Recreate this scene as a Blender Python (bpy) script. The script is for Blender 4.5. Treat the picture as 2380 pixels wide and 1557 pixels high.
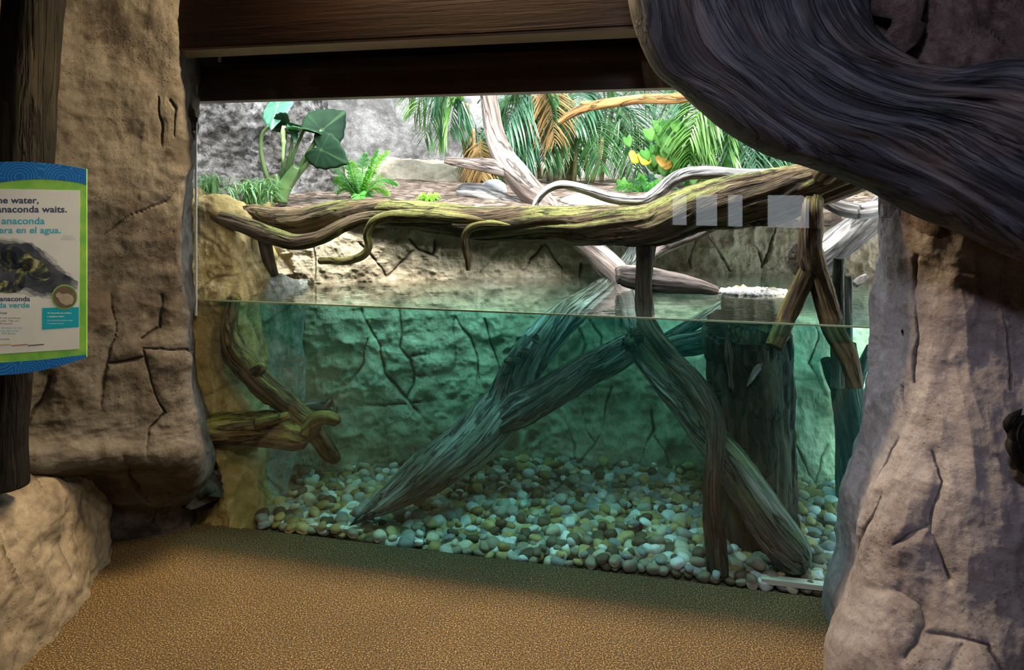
import bpy, math, random
import numpy as np
from mathutils import Vector
sc = bpy.context.scene
C = sc.collection
for o in list(bpy.data.objects): bpy.data.objects.remove(o)

# ------------------------------------------------------------------ camera, light, exposure
F, HY, CAMZ = 1600.0, 430.0, 1.55
cam = bpy.data.objects.new('camera', bpy.data.cameras.new('camera')); C.objects.link(cam)
cam.location = (0, 0, CAMZ); cam.rotation_euler = (math.pi/2, 0, 0)
cam.data.sensor_width = 36; cam.data.lens = F/2380*36; cam.data.shift_y = -(778.5-HY)/2380
cam.data.clip_start = .05
sc.camera = cam
sc.view_settings.view_transform = 'Standard'; sc.view_settings.look = 'None'
sc.view_settings.exposure = 0.0; sc.view_settings.gamma = 1; sc.view_settings.use_curve_mapping = False
w = bpy.data.worlds.new('sky'); sc.world = w; w.use_nodes = True
bg = w.node_tree.nodes['Background']; bg.inputs[0].default_value = (.86, .93, 1, 1); bg.inputs[1].default_value = 3.5
cy = sc.cycles
cy.max_bounces = 8; cy.diffuse_bounces = 3; cy.glossy_bounces = 3; cy.transmission_bounces = 4
cy.transparent_max_bounces = 24; cy.volume_bounces = 0; cy.sample_clamp_indirect = 4; cy.caustics_reflective = False; cy.caustics_refractive = False
cy.use_denoising = True

def light(name, kind, loc, direction, energy, color, **kw):
    d = bpy.data.lights.new(name, kind); d.energy = energy; d.color = color
    for k, v in kw.items(): setattr(d, k, v)
    o = bpy.data.objects.new(name, d); C.objects.link(o); o.location = loc
    o.rotation_euler = Vector(direction).to_track_quat('-Z', 'Y').to_euler()
    return o
light('sun', 'SUN', (0, 5, 6), (-.25, .38, -.89), 10.5, (1, .96, .88), angle=math.radians(12))
TH = math.atan(.2225)
TL = .352
light('ceiling_linear_lamp', 'AREA', (-.15-TL*.217, 2.8436+.0334-TL*.976, 2.72), (0, 0, -1), 122, (1, .74, .41), shape='RECTANGLE', size=1.1, size_y=.05).rotation_euler = (0, 0, -TH)
light('added_pool_fill', 'AREA', (-.1-.26*-.217, 2.8436+.03+.25, 2.16), (.0, .62, -.78), 52, (.93, .97, 1), shape='RECTANGLE', size=2.6, size_y=.06).rotation_euler = (math.radians(46), 0, -TH)  # added unseen light behind the beam to brighten pool and log
light('added_room_fill', 'AREA', (.2, .9, 2.8), (-.05, .35, -.8), 6, (.84, .85, 1), shape='RECTANGLE', size=2.0, size_y=1.0)  # added soft fill for the room, no fixture known here
light('added_spot_column', 'SPOT', (.0, .3, 2.75), (1.7, 1.9, -1.7), 135, (.84, .83, 1), spot_size=math.radians(76), spot_blend=.9, shadow_soft_size=.12)  # unseen spot added to light the rock column
light('added_spot_wall', 'SPOT', (-.2, .6, 2.75), (-1.25, 2.3, -1.95), 75, (1, .84, .60), spot_size=math.radians(42), spot_blend=.8, shadow_soft_size=.12)  # extra warm spot put in for the left jamb, source unseen
light('added_spot_bench', 'SPOT', (.6, 1.5, 2.75), (-2.3, 1.2, -2.2), 80, (1, .80, .50), spot_size=math.radians(38), spot_blend=.7, shadow_soft_size=.08)  # added spot that warms the bench, not a known fixture

# ------------------------------------------------------------------ helpers
def P(px, py, Y): return np.array(((px-1190)*Y/F, Y, CAMZ-(py-HY)*Y/F))
def yg(x): return 2.8436-.2225*x
UR = np.array((math.cos(TH), -math.sin(TH), 0)); NV = np.array((-math.sin(TH), -math.cos(TH), 0))
def gp(s, t, z): p = np.array((0, 2.8436, 0)) + s*UR + t*NV; return np.array((p[0], p[1], z))
def gY(px): return 2.8436/(1+.2225*(px-1190)/F)

def _h(ix, iy, iz):
    h = (ix.astype(np.uint32)*np.uint32(374761393) + iy.astype(np.uint32)*np.uint32(668265263) + iz.astype(np.uint32)*np.uint32(2147483647 & 1274126177))
    h = (h ^ (h >> np.uint32(13)))*np.uint32(1103515245 | 1); h = (h ^ (h >> np.uint32(16)))*np.uint32(2654435769)
    return ((h ^ (h >> np.uint32(15))) & np.uint32(0xffff)).astype(np.float64)/32767.5-1
def vn(p):
    p = np.asarray(p, float); i = np.floor(p).astype(np.int64); f = p-i; f = f*f*f*(f*(f*6-15)+10)
    ix, iy, iz = i[..., 0], i[..., 1], i[..., 2]; fx, fy, fz = f[..., 0], f[..., 1], f[..., 2]
    r = 0
    for a in (0, 1):
        for b in (0, 1):
            for c in (0, 1):
                wgt = (fx if a else 1-fx)*(fy if b else 1-fy)*(fz if c else 1-fz)
                r = r + wgt*_h(ix+a+7000, iy+b+7000, iz+c+7000)
    return r
def fbm(p, o=4, ridge=False):
    r = 0; a = 1; t = 0; p = np.asarray(p, float)
    for k in range(o):
        n = vn(p*2**k + k*17.3)
        if ridge: n = 1-2*abs(n)
        r = r+a*n; t += a; a *= .5
    return r/t
def cr(pts, n):
    """Catmull-Rom through rows of pts (k, d), n samples spread by index."""
    pts = np.asarray(pts, float); k = len(pts)
    q = np.concatenate([(2*pts[0]-pts[1])[None], pts, (2*pts[-1]-pts[-2])[None]])
    t = np.linspace(0, k-1, n); i = np.minimum(t.astype(int), k-2); u = (t-i).reshape((-1,)+(1,)*(pts.ndim-1))
    p0, p1, p2, p3 = q[i], q[i+1], q[i+2], q[i+3]
    return .5*(2*p1+(p2-p0)*u+(2*p0-5*p1+4*p2-p3)*u**2+(3*p1-p0-3*p2+p3)*u**3)

def mesh(name, V, Fc, mat, parent=None, loc=None, grain=None, smooth=True, attrs=None, mats=None, mi=None, sharp=None):
    V = np.asarray(V, float)
    if loc is None:
        if parent is not None: loc = np.zeros(3)
        else: loc = np.array((V[:, 0].mean(), V[:, 1].mean(), V[:, 2].min()))
    base = np.array(parent_world(parent)) if parent is not None else 0
    m = bpy.data.meshes.new(name); m.from_pydata((V-base-loc).tolist(), [], Fc if isinstance(Fc, list) else Fc.tolist())
    m.polygons.foreach_set('use_smooth', [smooth]*len(m.polygons))
    for mm in (mats or [mat]): m.materials.append(mm)
    if mi is not None: m.polygons.foreach_set('material_index', list(mi))
    if grain is not None:
        a = m.attributes.new('grain', 'FLOAT_VECTOR', 'POINT'); a.data.foreach_set('vector', np.asarray(grain, np.float32).ravel())
    for k, v in (attrs or {}).items():
        a = m.attributes.new(k, 'FLOAT', 'POINT'); a.data.foreach_set('value', np.asarray(v, np.float32).ravel())
    o = bpy.data.objects.new(name, m); C.objects.link(o); o.location = tuple(loc)
    if parent is not None: o.parent = parent
    return o
def parent_world(o):
    p = np.zeros(3)
    while o is not None: p = p+np.array(o.location); o = o.parent
    return p
def tag(o, label=None, cat=None, group=None, kind=None):
    if label: o['label'] = label
    if cat: o['category'] = cat
    if group: o['group'] = group
    if kind: o['kind'] = kind
    return o
def empty(name, loc, label, cat, group=None):
    o = bpy.data.objects.new(name, None); C.objects.link(o); o.location = tuple(float(v) for v in loc); o.empty_display_size = .05
    return tag(o, label, cat, group)

def join(parts):
    V, Fc, G, n = [], [], [], 0
    for v, f, g in parts:
        V.append(v); Fc += [[i+n for i in q] for q in f]; G.append(g if g is not None else v); n += len(v)
    return np.vstack(V), Fc, np.vstack(G)

def gridfaces(a, b, wrap=False):
    f = []
    for i in range(a-1):
        for j in range(b if wrap else b-1):
            k = (j+1) % b; f.append([i*b+j, i*b+k, (i+1)*b+k, (i+1)*b+j])
    return f

def tube(pts, rr, seed=0, n=28, step=.014, groove=.14, knob=.10, gk=2.2, twist=.6, ends=('cut', 'cut'), flat=1.0, gs=1.6, lump=0):
    pts = np.asarray(pts, float); L = np.linalg.norm(np.diff(pts, axis=0), axis=1).sum()
    m = max(8, int(L/step)); q = cr(np.column_stack([pts, rr]), m); c, r = q[:, :3], np.maximum(q[:, 3], .0015)
    s = np.r_[0, np.cumsum(np.linalg.norm(np.diff(c, axis=0), axis=1))]
    c = c + (fbm(np.column_stack([s*4, s*0+seed*3.1, s*0]), 3)*r*.25)[:, None]*np.array((.6, .3, 1))
    T = np.gradient(c, axis=0); T /= np.linalg.norm(T, axis=1)[:, None]+1e-9
    u = np.cross(T[0], (0.13, 1, .21)); u /= np.linalg.norm(u); U = [u]
    for i in range(1, m):
        u = U[-1]-T[i]*np.dot(U[-1], T[i]); u /= np.linalg.norm(u)+1e-9; U.append(u)
    U = np.array(U); W = np.cross(T, U)
    th = np.linspace(0, 2*math.pi, n, endpoint=False)
    A, S = np.meshgrid(th, s); R = r[:, None]+0*A; tw = A+twist*S/.5
    ca, sa = np.cos(tw), np.sin(tw)
    g = fbm(np.stack([ca*gk+seed, sa*gk, S*gs], -1), 3, True); g = np.minimum(g, .35)
    k = fbm(np.stack([ca*.9, sa*.9+seed, S*5], -1), 3)
    g2 = fbm(np.stack([ca*gk*3+seed, sa*gk*3, S*gs*1.6+9], -1), 3, True)
    rad = R*(1+groove*(g-.1)*1.5+knob*k*1.2+groove*.45*(np.minimum(g2, .5)-.2))
    if lump: rad = rad*(1+lump*np.maximum(0, fbm(np.stack([ca*2, sa*2+seed, S*14], -1), 2)))
    e = np.ones(m)
    for idx, kd in ((0, ends[0]), (1, ends[1])):
        d = s if idx == 0 else s[-1]-s
        if kd == 'round': e = e*np.sqrt(np.clip(d/(r*.9), .02, 1)*(2-np.clip(d/(r*.9), .02, 1)))
        if kd == 'taper': e = e*np.clip(d/(r*4), .06, 1)**.7
    rad = rad*e[:, None]
    X = c[:, None]+U[:, None]*(np.cos(A)*rad)[..., None]*flat+W[:, None]*(np.sin(A)*rad)[..., None]
    G = np.stack([ca*R*1.0, sa*R*1.0, S+seed*3.7+0*A], -1)
    V = X.reshape(-1, 3); Gf = G.reshape(-1, 3); Fc = gridfaces(m, n, True)
    rng = np.random.RandomState(int(seed*10) % 9999+1)
    for end in (0, m-1):
        base = len(V); ring = X[end]; cen = ring.mean(0); nrm = T[end]*(-1 if end == 0 else 1)
        inn = cen+(ring-cen)*.7+nrm*(rng.rand(n, 1)-.5)*r[end]*.35*e[end]
        V = np.vstack([V, inn, [cen+nrm*r[end]*.02]]); Gf = np.vstack([Gf, inn*2, [cen*2]])
        for j in range(n):
            k2 = (j+1) % n; a, b = end*n+j, end*n+k2
            q1 = [a, b, base+k2, base+j] if end else [b, a, base+j, base+k2]
            q2 = [base+j, base+k2, base+n] if end else [base+k2, base+j, base+n]
            Fc += [q1, q2]
    return V, Fc, Gf
def PT(rows, **kw):
    """rows of (px, py, radius px, Y) -> tube"""
    pts = [P(a, b, Y) for a, b, r, Y in rows]; rr = [r*Y/F for a, b, r, Y in rows]
    return tube(pts, rr, **kw)

def sheet(rows, nu, nv, amp=.03, scale=2.5, seed=0, stretch=(1, 1, 1), ridge=.0, cracks=0, crackscale=2.2, fine=.004, lines=None, lw_=2.6, vor=0, mid=0.006):
    """rows: list of rows of world points (all the same length); rows run in u, points in v. Returns V,F with normals used for displacement."""
    R = np.asarray(rows, float); A = cr(R, nu); B = np.swapaxes(cr(np.swapaxes(A, 0, 1), nv), 0, 1)
    du = np.gradient(B, axis=0); dv = np.gradient(B, axis=1); N = np.cross(du, dv); N /= np.linalg.norm(N, axis=2)[..., None]+1e-9
    q = B*np.array(stretch)*scale+seed*5.3
    d = fbm(q, 5)*amp
    if ridge: d = d+(fbm(q*.8+3, 4, True)-.2)*ridge
    ca = np.zeros(B.shape[:2])
    if vor:
        wq = B*crackscale+.5*np.stack([fbm(B*1.6+4, 4), fbm(B*1.6+14, 4), fbm(B*1.6+24, 4)], -1)
        d1 = np.full(B.shape[:2], 9.); d2 = d1.copy(); base = np.floor(wq).astype(int)
        for a in (-1, 0, 1):
            for b in (-1, 0, 1):
                for c in (-1, 0, 1):
                    cc = base+np.array((a, b, c)); fx = np.stack([_h(cc[..., 0]+7000, cc[..., 1]+7000, cc[..., 2]+7000+k*911)*.45+.5 for k in range(3)], -1)
                    dd = np.linalg.norm(cc+fx-wq, axis=2); d2 = np.where(dd < d1, d1, np.minimum(d2, dd)); d1 = np.minimum(d1, dd)
        ca = np.exp(-((d2-d1)/.03)**2)*np.clip((fbm(B*1.4+40, 3)+.1)*6, 0, 1)*vor
    if lines:
        wv = B+.020*np.stack([fbm(B*7+4, 5), B[..., 0]*0, fbm(B*7+24, 5)], -1); qx = 1190+wv[..., 0]*F/np.maximum(B[..., 1], .3); qy = HY+(CAMZ-wv[..., 2])*F/np.maximum(B[..., 1], .3)
        best = np.full(B.shape[:2], 99.)
        for ln in lines:
            for (ax, ay), (bx_, by_) in zip(ln[:-1], ln[1:]):
                t = np.clip(((qx-ax)*(bx_-ax)+(qy-ay)*(by_-ay))/((bx_-ax)**2+(by_-ay)**2+1e-6), 0, 1)
                best = np.minimum(best, np.hypot(qx-ax-t*(bx_-ax), qy-ay-t*(by_-ay)))
        wd = lw_*np.clip(.8+1.3*fbm(B*9+9, 3), .25, 2); l1 = np.exp(-(best/wd)**2)*np.clip(.75+1.6*fbm(B*5+60, 2), 0, 1); ca = np.maximum(ca, l1); d = d-cracks*.6*np.exp(-(best/(7+lw_*2))**2)*np.clip(fbm(B*2+8, 2)*2+.5, -.6, 1)
    d = d-cracks*1.1*ca
    d = d+fbm(B*28, 3)*fine+(fbm(B*8+31, 4, True)-.3)*mid
    X = B+N*d[..., None]
    return X.reshape(-1, 3), gridfaces(nu, nv), ca.ravel()
def solid(o, t, off=1):
    md = o.modifiers.new('thick', 'SOLIDIFY'); md.thickness = t; md.offset = off; return o

def box(c, u, v, w_):
    """box from corner c with edge vectors"""
    c, u, v, w_ = map(lambda a: np.asarray(a, float), (c, u, v, w_))
    V = [c+i*u+j*v+k*w_ for k in (0, 1) for j in (0, 1) for i in (0, 1)]
    Fc = [[0, 2, 3, 1], [4, 5, 7, 6], [0, 1, 5, 4], [2, 6, 7, 3], [0, 4, 6, 2], [1, 3, 7, 5]]
    if np.dot(np.cross(u, v), w_) < 0: Fc = [f[::-1] for f in Fc]
    return np.array(V), Fc
def wbox(a, b): a = np.array(a, float); b = np.array(b, float); d = b-a; return box(a, (d[0], 0, 0), (0, d[1], 0), (0, 0, d[2]))
def gbox(s0, s1, t0, t1, z0, z1): return box(gp(s0, t1, z0), UR*(s1-s0), -NV*(t1-t0), (0, 0, z1-z0))
def bevel(o, w_=.004, seg=2):
    m = o.modifiers.new('bevel', 'BEVEL'); m.width = w_; m.segments = seg; return o

# ------------------------------------------------------------------ materials
class N:
    def __init__(s, name):
        s.m = bpy.data.materials.new(name); s.m.use_nodes = True; s.t = s.m.node_tree; s.t.nodes.clear()
        s.out = s.t.nodes.new('ShaderNodeOutputMaterial')
    def n(s, ty, **kw):
        nd = s.t.nodes.new('ShaderNode'+ty)
        for k, v in kw.items():
            if k.startswith('i'): s.set(nd, int(k[1:]), v)
            else: setattr(nd, k, v)
        return nd
    def set(s, nd, i, v):
        if isinstance(v, bpy.types.NodeSocket): s.t.links.new(v, nd.inputs[i])
        elif isinstance(v, bpy.types.Node): s.t.links.new(v.outputs[0], nd.inputs[i])
        else:
            if isinstance(v, tuple) and len(v) == 3 and nd.inputs[i].type == 'RGBA': v = v+(1,)
            nd.inputs[i].default_value = v
    def math(s, op, a, b=0.0, clamp=False): return s.n('Math', operation=op, use_clamp=clamp, i0=a, i1=b).outputs[0]
    def noise(s, co, scale, detail=5, rough=.6, dist=0):
        nd = s.n('TexNoise'); s.set(nd, 0, co); nd.inputs['Scale'].default_value = scale; nd.inputs['Detail'].default_value = detail
        nd.inputs['Roughness'].default_value = rough; nd.inputs['Distortion'].default_value = dist; return nd.outputs[0]
    def ramp(s, f, stops, interp='LINEAR'):
        nd = s.n('ValToRGB'); s.set(nd, 0, f); e = nd.color_ramp.elements; nd.color_ramp.interpolation = interp
        while len(e) < len(stops): e.new(.5)
        for el, (p, c) in zip(e, stops): el.position = p; el.color = (c if len(c) == 4 else tuple(c)+(1,)) if isinstance(c, tuple) else (c, c, c, 1)
        return nd.outputs[0]
    def mix(s, f, a, b, mode='MIX'):
        nd = s.n('Mix', data_type='RGBA', blend_type=mode); s.set(nd, 0, f); s.set(nd, 6, a); s.set(nd, 7, b); return nd.outputs[2]
    def mapr(s, co, sc_): nd = s.n('Mapping'); s.set(nd, 0, co); nd.inputs['Scale'].default_value = sc_; return nd.outputs[0]
    def bsdf(s, col, rough=.8, bump=None, bs=.3, bd=.01, spec=.3, **kw):
        b = s.n('BsdfPrincipled'); s.set(b, 0, col); s.set(b, b.inputs.find('Roughness'), rough); b.inputs['Specular IOR Level'].default_value = spec
        if bump is not None:
            bn = s.n('Bump'); bn.inputs['Strength'].default_value = bs; bn.inputs['Distance'].default_value = bd
            s.set(bn, bn.inputs.find('Height'), bump); s.set(b, b.inputs.find('Normal'), bn.outputs[0])
        return b
    def done(s, sh): s.t.links.new(sh.outputs[0] if isinstance(sh, bpy.types.Node) else sh, s.out.inputs[0]); return s.m
    def obj(s): return s.n('TexCoord').outputs['Object']
    def pos(s): return s.n('NewGeometry').outputs['Position']
    def attr(s, name): return s.n('Attribute', attribute_name=name)

def flat(name, col, rough=.6, spec=.3):
    n = N(name); return n.done(n.bsdf(col, rough, spec=spec))

def rock(name, a, b, c, sc1=2.0, stain=None, stainamt=.5, stainscale=3, bs=.6, bd=.012, vstretch=1.0, pits=.35, moss=None, mossamt=.5, crackcol=(.03, .025, .02)):
    n = N(name); co = n.pos(); cs = n.mapr(co, (1, 1, vstretch))
    f1 = n.noise(cs, sc1, 6, .6, .6); f2 = n.noise(co, sc1*9, 6, .7); f3 = n.noise(co, 120, 3, .7)
    m_ = n.math('ADD', n.math('MULTIPLY', f1, .6), n.math('MULTIPLY', f2, .4))
    col = n.ramp(m_, [(.34, a), (.5, b), (.66, c)])
    col = n.mix(.5, col, n.ramp(f3, [(.3, .72), (.7, 1.25)]), 'MULTIPLY')
    if stain:
        st = n.math('MULTIPLY', n.ramp(n.noise(cs, stainscale, 8, .72, .4), [(.47, 0.0), (.60, 1.0)]), stainamt)
        col = n.mix(st, col, stain)
    if moss:
        ms = n.ramp(n.noise(n.mapr(co, (1, 1, .4)), 2.6, 6, .65), [(.42, 0.0), (.62, 1.0)]); col = n.mix(n.math('MULTIPLY', ms, mossamt), col, moss)
    vo = n.n('TexVoronoi'); n.set(vo, 0, co); vo.inputs['Scale'].default_value = 70
    pit = n.ramp(vo.outputs[0], [(.05, 0.0), (.35, 1.0)]); pm = n.ramp(n.noise(co, 4, 3), [(.45, 0.0), (.6, 1.0)])
    pit = n.mix(pm, (1, 1, 1), pit)
    col = n.mix(pits, col, pit, 'MULTIPLY')
    ck = n.attr('crack').outputs['Fac']
    col = n.mix(n.math('MULTIPLY', ck, .85), col, crackcol)
    h = n.math('ADD', n.math('MULTIPLY', n.noise(co, 26, 8, .75), 1.0), n.math('MULTIPLY', n.noise(co, 160, 3, .7), .3))
    h = n.math('ADD', h, n.math('MULTIPLY', n.math('MULTIPLY', pit, .25), 1)); h = n.math('SUBTRACT', h, n.math('MULTIPLY', ck, .8))
    return n.done(n.bsdf(col, .88, h, bs, bd, spec=.25))

def wood(name, dark, mid, light, moss=None, mossamt=0.0, mlow=.45, bs=.8, bd=.008, sx=95, sz=5, rough=.78, tint=None, tintamt=0.0, spec=.3):
    n = N(name); g = n.attr('grain').outputs['Vector']
    f = n.noise(n.mapr(g, (sx, sx, sz)), 1, 6, .62, .6); f2 = n.noise(n.mapr(g, (sx*.25, sx*.25, sz*.5)), 1, 4, .55, .4)
    big = n.noise(n.mapr(g, (5, 5, 2.2)), 1, 3, .5)
    m_ = n.math('ADD', n.math('MULTIPLY', f, .45), n.math('ADD', n.math('MULTIPLY', f2, .35), n.math('MULTIPLY', big, .2)))
    col = n.ramp(m_, [(.40, dark), (.5, mid), (.60, light)])
    if tint: col = n.mix(n.math('MULTIPLY', n.ramp(big, [(.48, 0.0), (.62, 1.0)]), tintamt), col, tint)
    if moss:
        nz = n.n('SeparateXYZ'); n.set(nz, 0, n.n('NewGeometry').outputs['Normal'])
        up = n.math('MULTIPLY', nz.outputs[2], .16)
        mk = n.math('ADD', n.noise(n.mapr(g, (16, 16, 3)), 1, 6, .65), up)
        mk = n.math('MULTIPLY', n.ramp(mk, [(mlow, 0.0), (mlow+.12, 1.0)]), mossamt)
        mc = n.ramp(n.noise(g, 90, 4, .7), [(.35, tuple(v*.45 for v in moss)), (.6, moss)])
        col = n.mix(mk, col, mc)
    ridge = n.math('ABSOLUTE', n.math('SUBTRACT', f2, .5)); crk = n.ramp(n.math('MULTIPLY', ridge, n.ramp(n.noise(n.mapr(g, (8, 8, 2)), 1, 2), [(.35, .35), (.65, 2.0)])), [(0, 0.0), (.05, 1.0)])
    col = n.mix(.85, col, crk, 'MULTIPLY')
    h = n.math('ADD', n.math('MULTIPLY', f, 1.0), n.math('MULTIPLY', crk, .6))
    return n.done(n.bsdf(col, rough, h, bs, bd, spec=spec))

def plank(name, a, b, axis=(1.2, 1.2, 26), rough=.5, bs=.25):
    n = N(name); co = n.mapr(n.pos(), axis); f = n.noise(co, 1.6, 7, .62, .8); f2 = n.noise(co, .5, 3, .5, 1.5)
    col = n.ramp(n.math('ADD', n.math('MULTIPLY', f, .6), n.math('MULTIPLY', f2, .4)), [(.36, a), (.64, b)])
    return n.done(n.bsdf(col, rough, f, bs, .004, spec=.35))

def leafmat(name, a, b, trans=.35, vein=None, rough=.38, scale=6, spec=.4):
    n = N(name); co = n.pos(); f = n.noise(co, scale, 3, .5); col = n.ramp(f, [(.35, a), (.65, b)])
    if vein:
        g = n.attr('grain'); sp = n.n('SeparateXYZ'); n.set(sp, 0, g.outputs['Vector'])
        col = n.mix(sp.outputs[2], col, vein)
    b_ = n.bsdf(col, rough, spec=spec); tr = n.n('BsdfTranslucent'); n.set(tr, 0, n.mix(.5, col, (.35, .6, .05), 'MIX'))
    mx = n.n('MixShader'); mx.inputs[0].default_value = trans; n.set(mx, 1, b_); n.set(mx, 2, tr); return n.done(mx)

M = {}
M['wall_room'] = rock('sprayed_concrete_grey', (.062, .057, .051), (.108, .098, .088), (.16, .144, .128), 1.3, (.035, .026, .02), .75, 4.2, pits=.5, bs=.55)
M['bench'] = rock('sprayed_concrete_bench', (.17, .135, .10), (.26, .21, .155), (.36, .30, .225), 1.6, (.05, .04, .03), .5, 5, pits=.4, bs=.5)
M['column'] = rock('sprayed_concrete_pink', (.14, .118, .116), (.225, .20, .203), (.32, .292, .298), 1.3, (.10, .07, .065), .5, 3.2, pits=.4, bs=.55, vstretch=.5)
M['column_rough'] = rock('rough_crust_pink_shaded', (.05, .033, .03), (.105, .072, .068), (.19, .14, .135), 5, (.03, .02, .018), .8, 9, pits=.8, bs=1.0, bd=.02)  # pink crust, its colour also darkened for the shade of the upper recess
M['ochre'] = rock('ochre_rock', (.34, .22, .08), (.58, .42, .19), (.76, .62, .38), 3, (.12, .08, .03), .4, 4, pits=.35, bs=.9, bd=.015, moss=(.22, .23, .04), mossamt=.35)
M['buttress'] = rock('grey_green_rock', (.28, .31, .28), (.52, .55, .50), (.72, .74, .68), 3, (.10, .10, .06), .5, 4, bs=.9, bd=.015)
M['poolrock'] = rock('tan_cracked_rock', (.32, .25, .16), (.53, .45, .32), (.70, .62, .48), 1.6, (.16, .12, .07), .5, 2.5, pits=.3, bs=.8, bd=.014)
M['upper'] = rock('white_washed_rock', (.16, .15, .165), (.42, .41, .43), (.68, .66, .68), 2.2, (.08, .075, .08), .65, 3.2, pits=.4, bs=.8, bd=.015)
M['pitted'] = rock('pitted_grey_rock', (.05, .045, .04), (.20, .19, .195), (.52, .50, .54), 3.5, (.02, .018, .015), .9, 16, pits=.8, bs=1, bd=.02)
M['ledge'] = rock('cream_ledge_rock', (.33, .29, .22), (.52, .47, .38), (.68, .63, .54), 2, (.15, .12, .08), .4, 4, bs=.8)
M['white_stone'] = rock('white_stone', (.62, .60, .57), (.8, .78, .74), (.9, .89, .87), 4, None, pits=.2, bs=.3)
M['grey_stone'] = rock('grey_stone', (.28, .29, .32), (.42, .43, .48), (.56, .57, .62), 4, None, pits=.2, bs=.4)
# mulch
n = N('bark_mulch'); co = n.pos(); vo = n.n('TexVoronoi'); n.set(vo, 0, n.mapr(co, (22, 45, 22))); vo.inputs['Scale'].default_value = 1
M['mulch'] = n.done(n.bsdf(n.ramp(n.math('ADD', n.math('MULTIPLY', vo.outputs['Color'], .8), n.math('MULTIPLY', n.noise(co, 60, 3), .3)), [(.1, (.02, .014, .01)), (.5, (.08, .055, .04)), (.95, (.30, .24, .21))]), .9, vo.outputs[0], .8, .01))
M['chip'] = None
n = N('mulch_chip'); oi = n.attr('peb').outputs['Fac']; M['chip'] = n.done(n.bsdf(n.ramp(oi, [(0, (.02, .012, .008)), (.45, (.09, .06, .04)), (.8, (.25, .19, .16)), (1, (.6, .54, .5))]), .9))
# resin floor
n = N('speckled_resin_floor'); co = n.pos(); v1 = n.noise(co, 190, 2, .7); v2 = n.noise(co, 3.0, 3, .5)
col = n.ramp(v1, [(.36, (.009, .005, .002)), (.47, (.058, .035, .012)), (.57, (.155, .098, .035)), (.66, (.45, .33, .165))]); col = n.mix(.35, col, n.ramp(v2, [(.3, .6), (.7, 1.15)]), 'MULTIPLY')
M['floor'] = n.done(n.bsdf(col, .75, v1, .5, .004, spec=.35))
M['beam'] = plank('dark_stained_beam', (.010, .0035, .002), (.028, .010, .005))
M['beam_low'] = plank('brown_stained_board', (.030, .013, .006), (.09, .042, .018))
M['beam_edge'] = plank('raw_beam_underside', (.16, .10, .055), (.30, .20, .12))
M['ceiling'] = plank('dark_ceiling_board', (.02, .015, .012), (.05, .035, .025))
M['post'] = wood('black_weathered_post', (.003, .0026, .0026), (.008, .007, .006), (.024, .020, .016), tint=(.05, .042, .034), tintamt=.2, spec=.2)
M['arch'] = wood('dark_blue_grey_driftwood', (.008, .0085, .012), (.030, .031, .042), (.075, .072, .082), sx=150, sz=4, tint=(.095, .055, .035), tintamt=.4, bs=.7, bd=.006, rough=.6)
M['log'] = wood('mossy_brown_log', (.03, .018, .009), (.14, .088, .045), (.30, .21, .12), moss=(.30, .32, .08), mossamt=.8, mlow=.57, bs=1, bd=.012)
M['logroot'] = wood('yellow_moss_root', (.07, .04, .015), (.24, .17, .06), (.42, .34, .13), moss=(.42, .42, .10), mossamt=.7, mlow=.5)
M['legwood'] = wood('wet_brown_leg', (.02, .012, .006), (.12, .07, .03), (.27, .17, .08), moss=(.26, .22, .03), mossamt=.6, mlow=.55)
M['darkleg'] = wood('dark_wet_leg', (.012, .010, .007), (.06, .045, .03), (.15, .12, .08))
M['pale'] = wood('pale_bleached_wood', (.11, .08, .065), (.27, .21, .19), (.46, .40, .37), bs=.8, sx=45, sz=3)
M['grey'] = wood('grey_bleached_wood', (.09, .082, .08), (.25, .235, .235), (.48, .46, .46), bs=.9, sx=50, sz=4)
M['orange'] = wood('orange_brown_branch', (.12, .05, .015), (.32, .16, .05), (.46, .27, .10), sx=60, sz=6)
M['ylog'] = wood('grey_submerged_log', (.04, .045, .04), (.20, .225, .21), (.42, .46, .43), moss=(.20, .26, .10), mossamt=.35, mlow=.58, bs=1, bd=.012)
M['dlog'] = wood('dark_submerged_log', (.02, .022, .018), (.11, .12, .10), (.30, .32, .27), moss=(.16, .24, .07), mossamt=.55, mlow=.56, bs=1, bd=.014)
M['stump'] = wood('black_submerged_stump', (.004, .004, .003), (.018, .018, .012), (.07, .068, .04), moss=(.12, .11, .02), mossamt=.5, mlow=.60, bs=1, bd=.02, sx=42, sz=9)
M['mossbranch'] = wood('yellow_mossy_branch', (.035, .022, .01), (.12, .085, .035), (.24, .18, .09), moss=(.30, .29, .05), mossamt=.7, mlow=.54)
M['elephant'] = leafmat('elephant_ear_leaf_backlit', (.007, .020, .012), (.015, .040, .020), .03, vein=(.05, .10, .045), rough=.6, spec=.08)  # shade of the backlit undersides put into the leaf colour
M['elephant_lit'] = leafmat('elephant_ear_leaf_sunlit', (.05, .20, .13), (.14, .38, .27), .25, vein=(.45, .62, .45), rough=.25)  # same leaf with sunlit brightness put into the colour
M['stem'] = leafmat('green_stem', (.06, .12, .04), (.15, .23, .09), .08)
M['bud'] = leafmat('pale_green_bud', (.28, .42, .16), (.42, .56, .26), .2)
M['palm'] = leafmat('palm_leaf', (.02, .09, .03), (.08, .22, .07), .3, rough=.35, scale=9)
M['palm_blue'] = leafmat('palm_leaf_cool', (.03, .12, .07), (.11, .27, .18), .28, rough=.3, scale=9)
M['palm_lime'] = leafmat('palm_leaf_lime', (.08, .24, .04), (.22, .42, .12), .35, rough=.4, scale=9)
M['dead'] = leafmat('dead_palm_leaf', (.26, .14, .05), (.45, .28, .12), .25, rough=.7)
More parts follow.
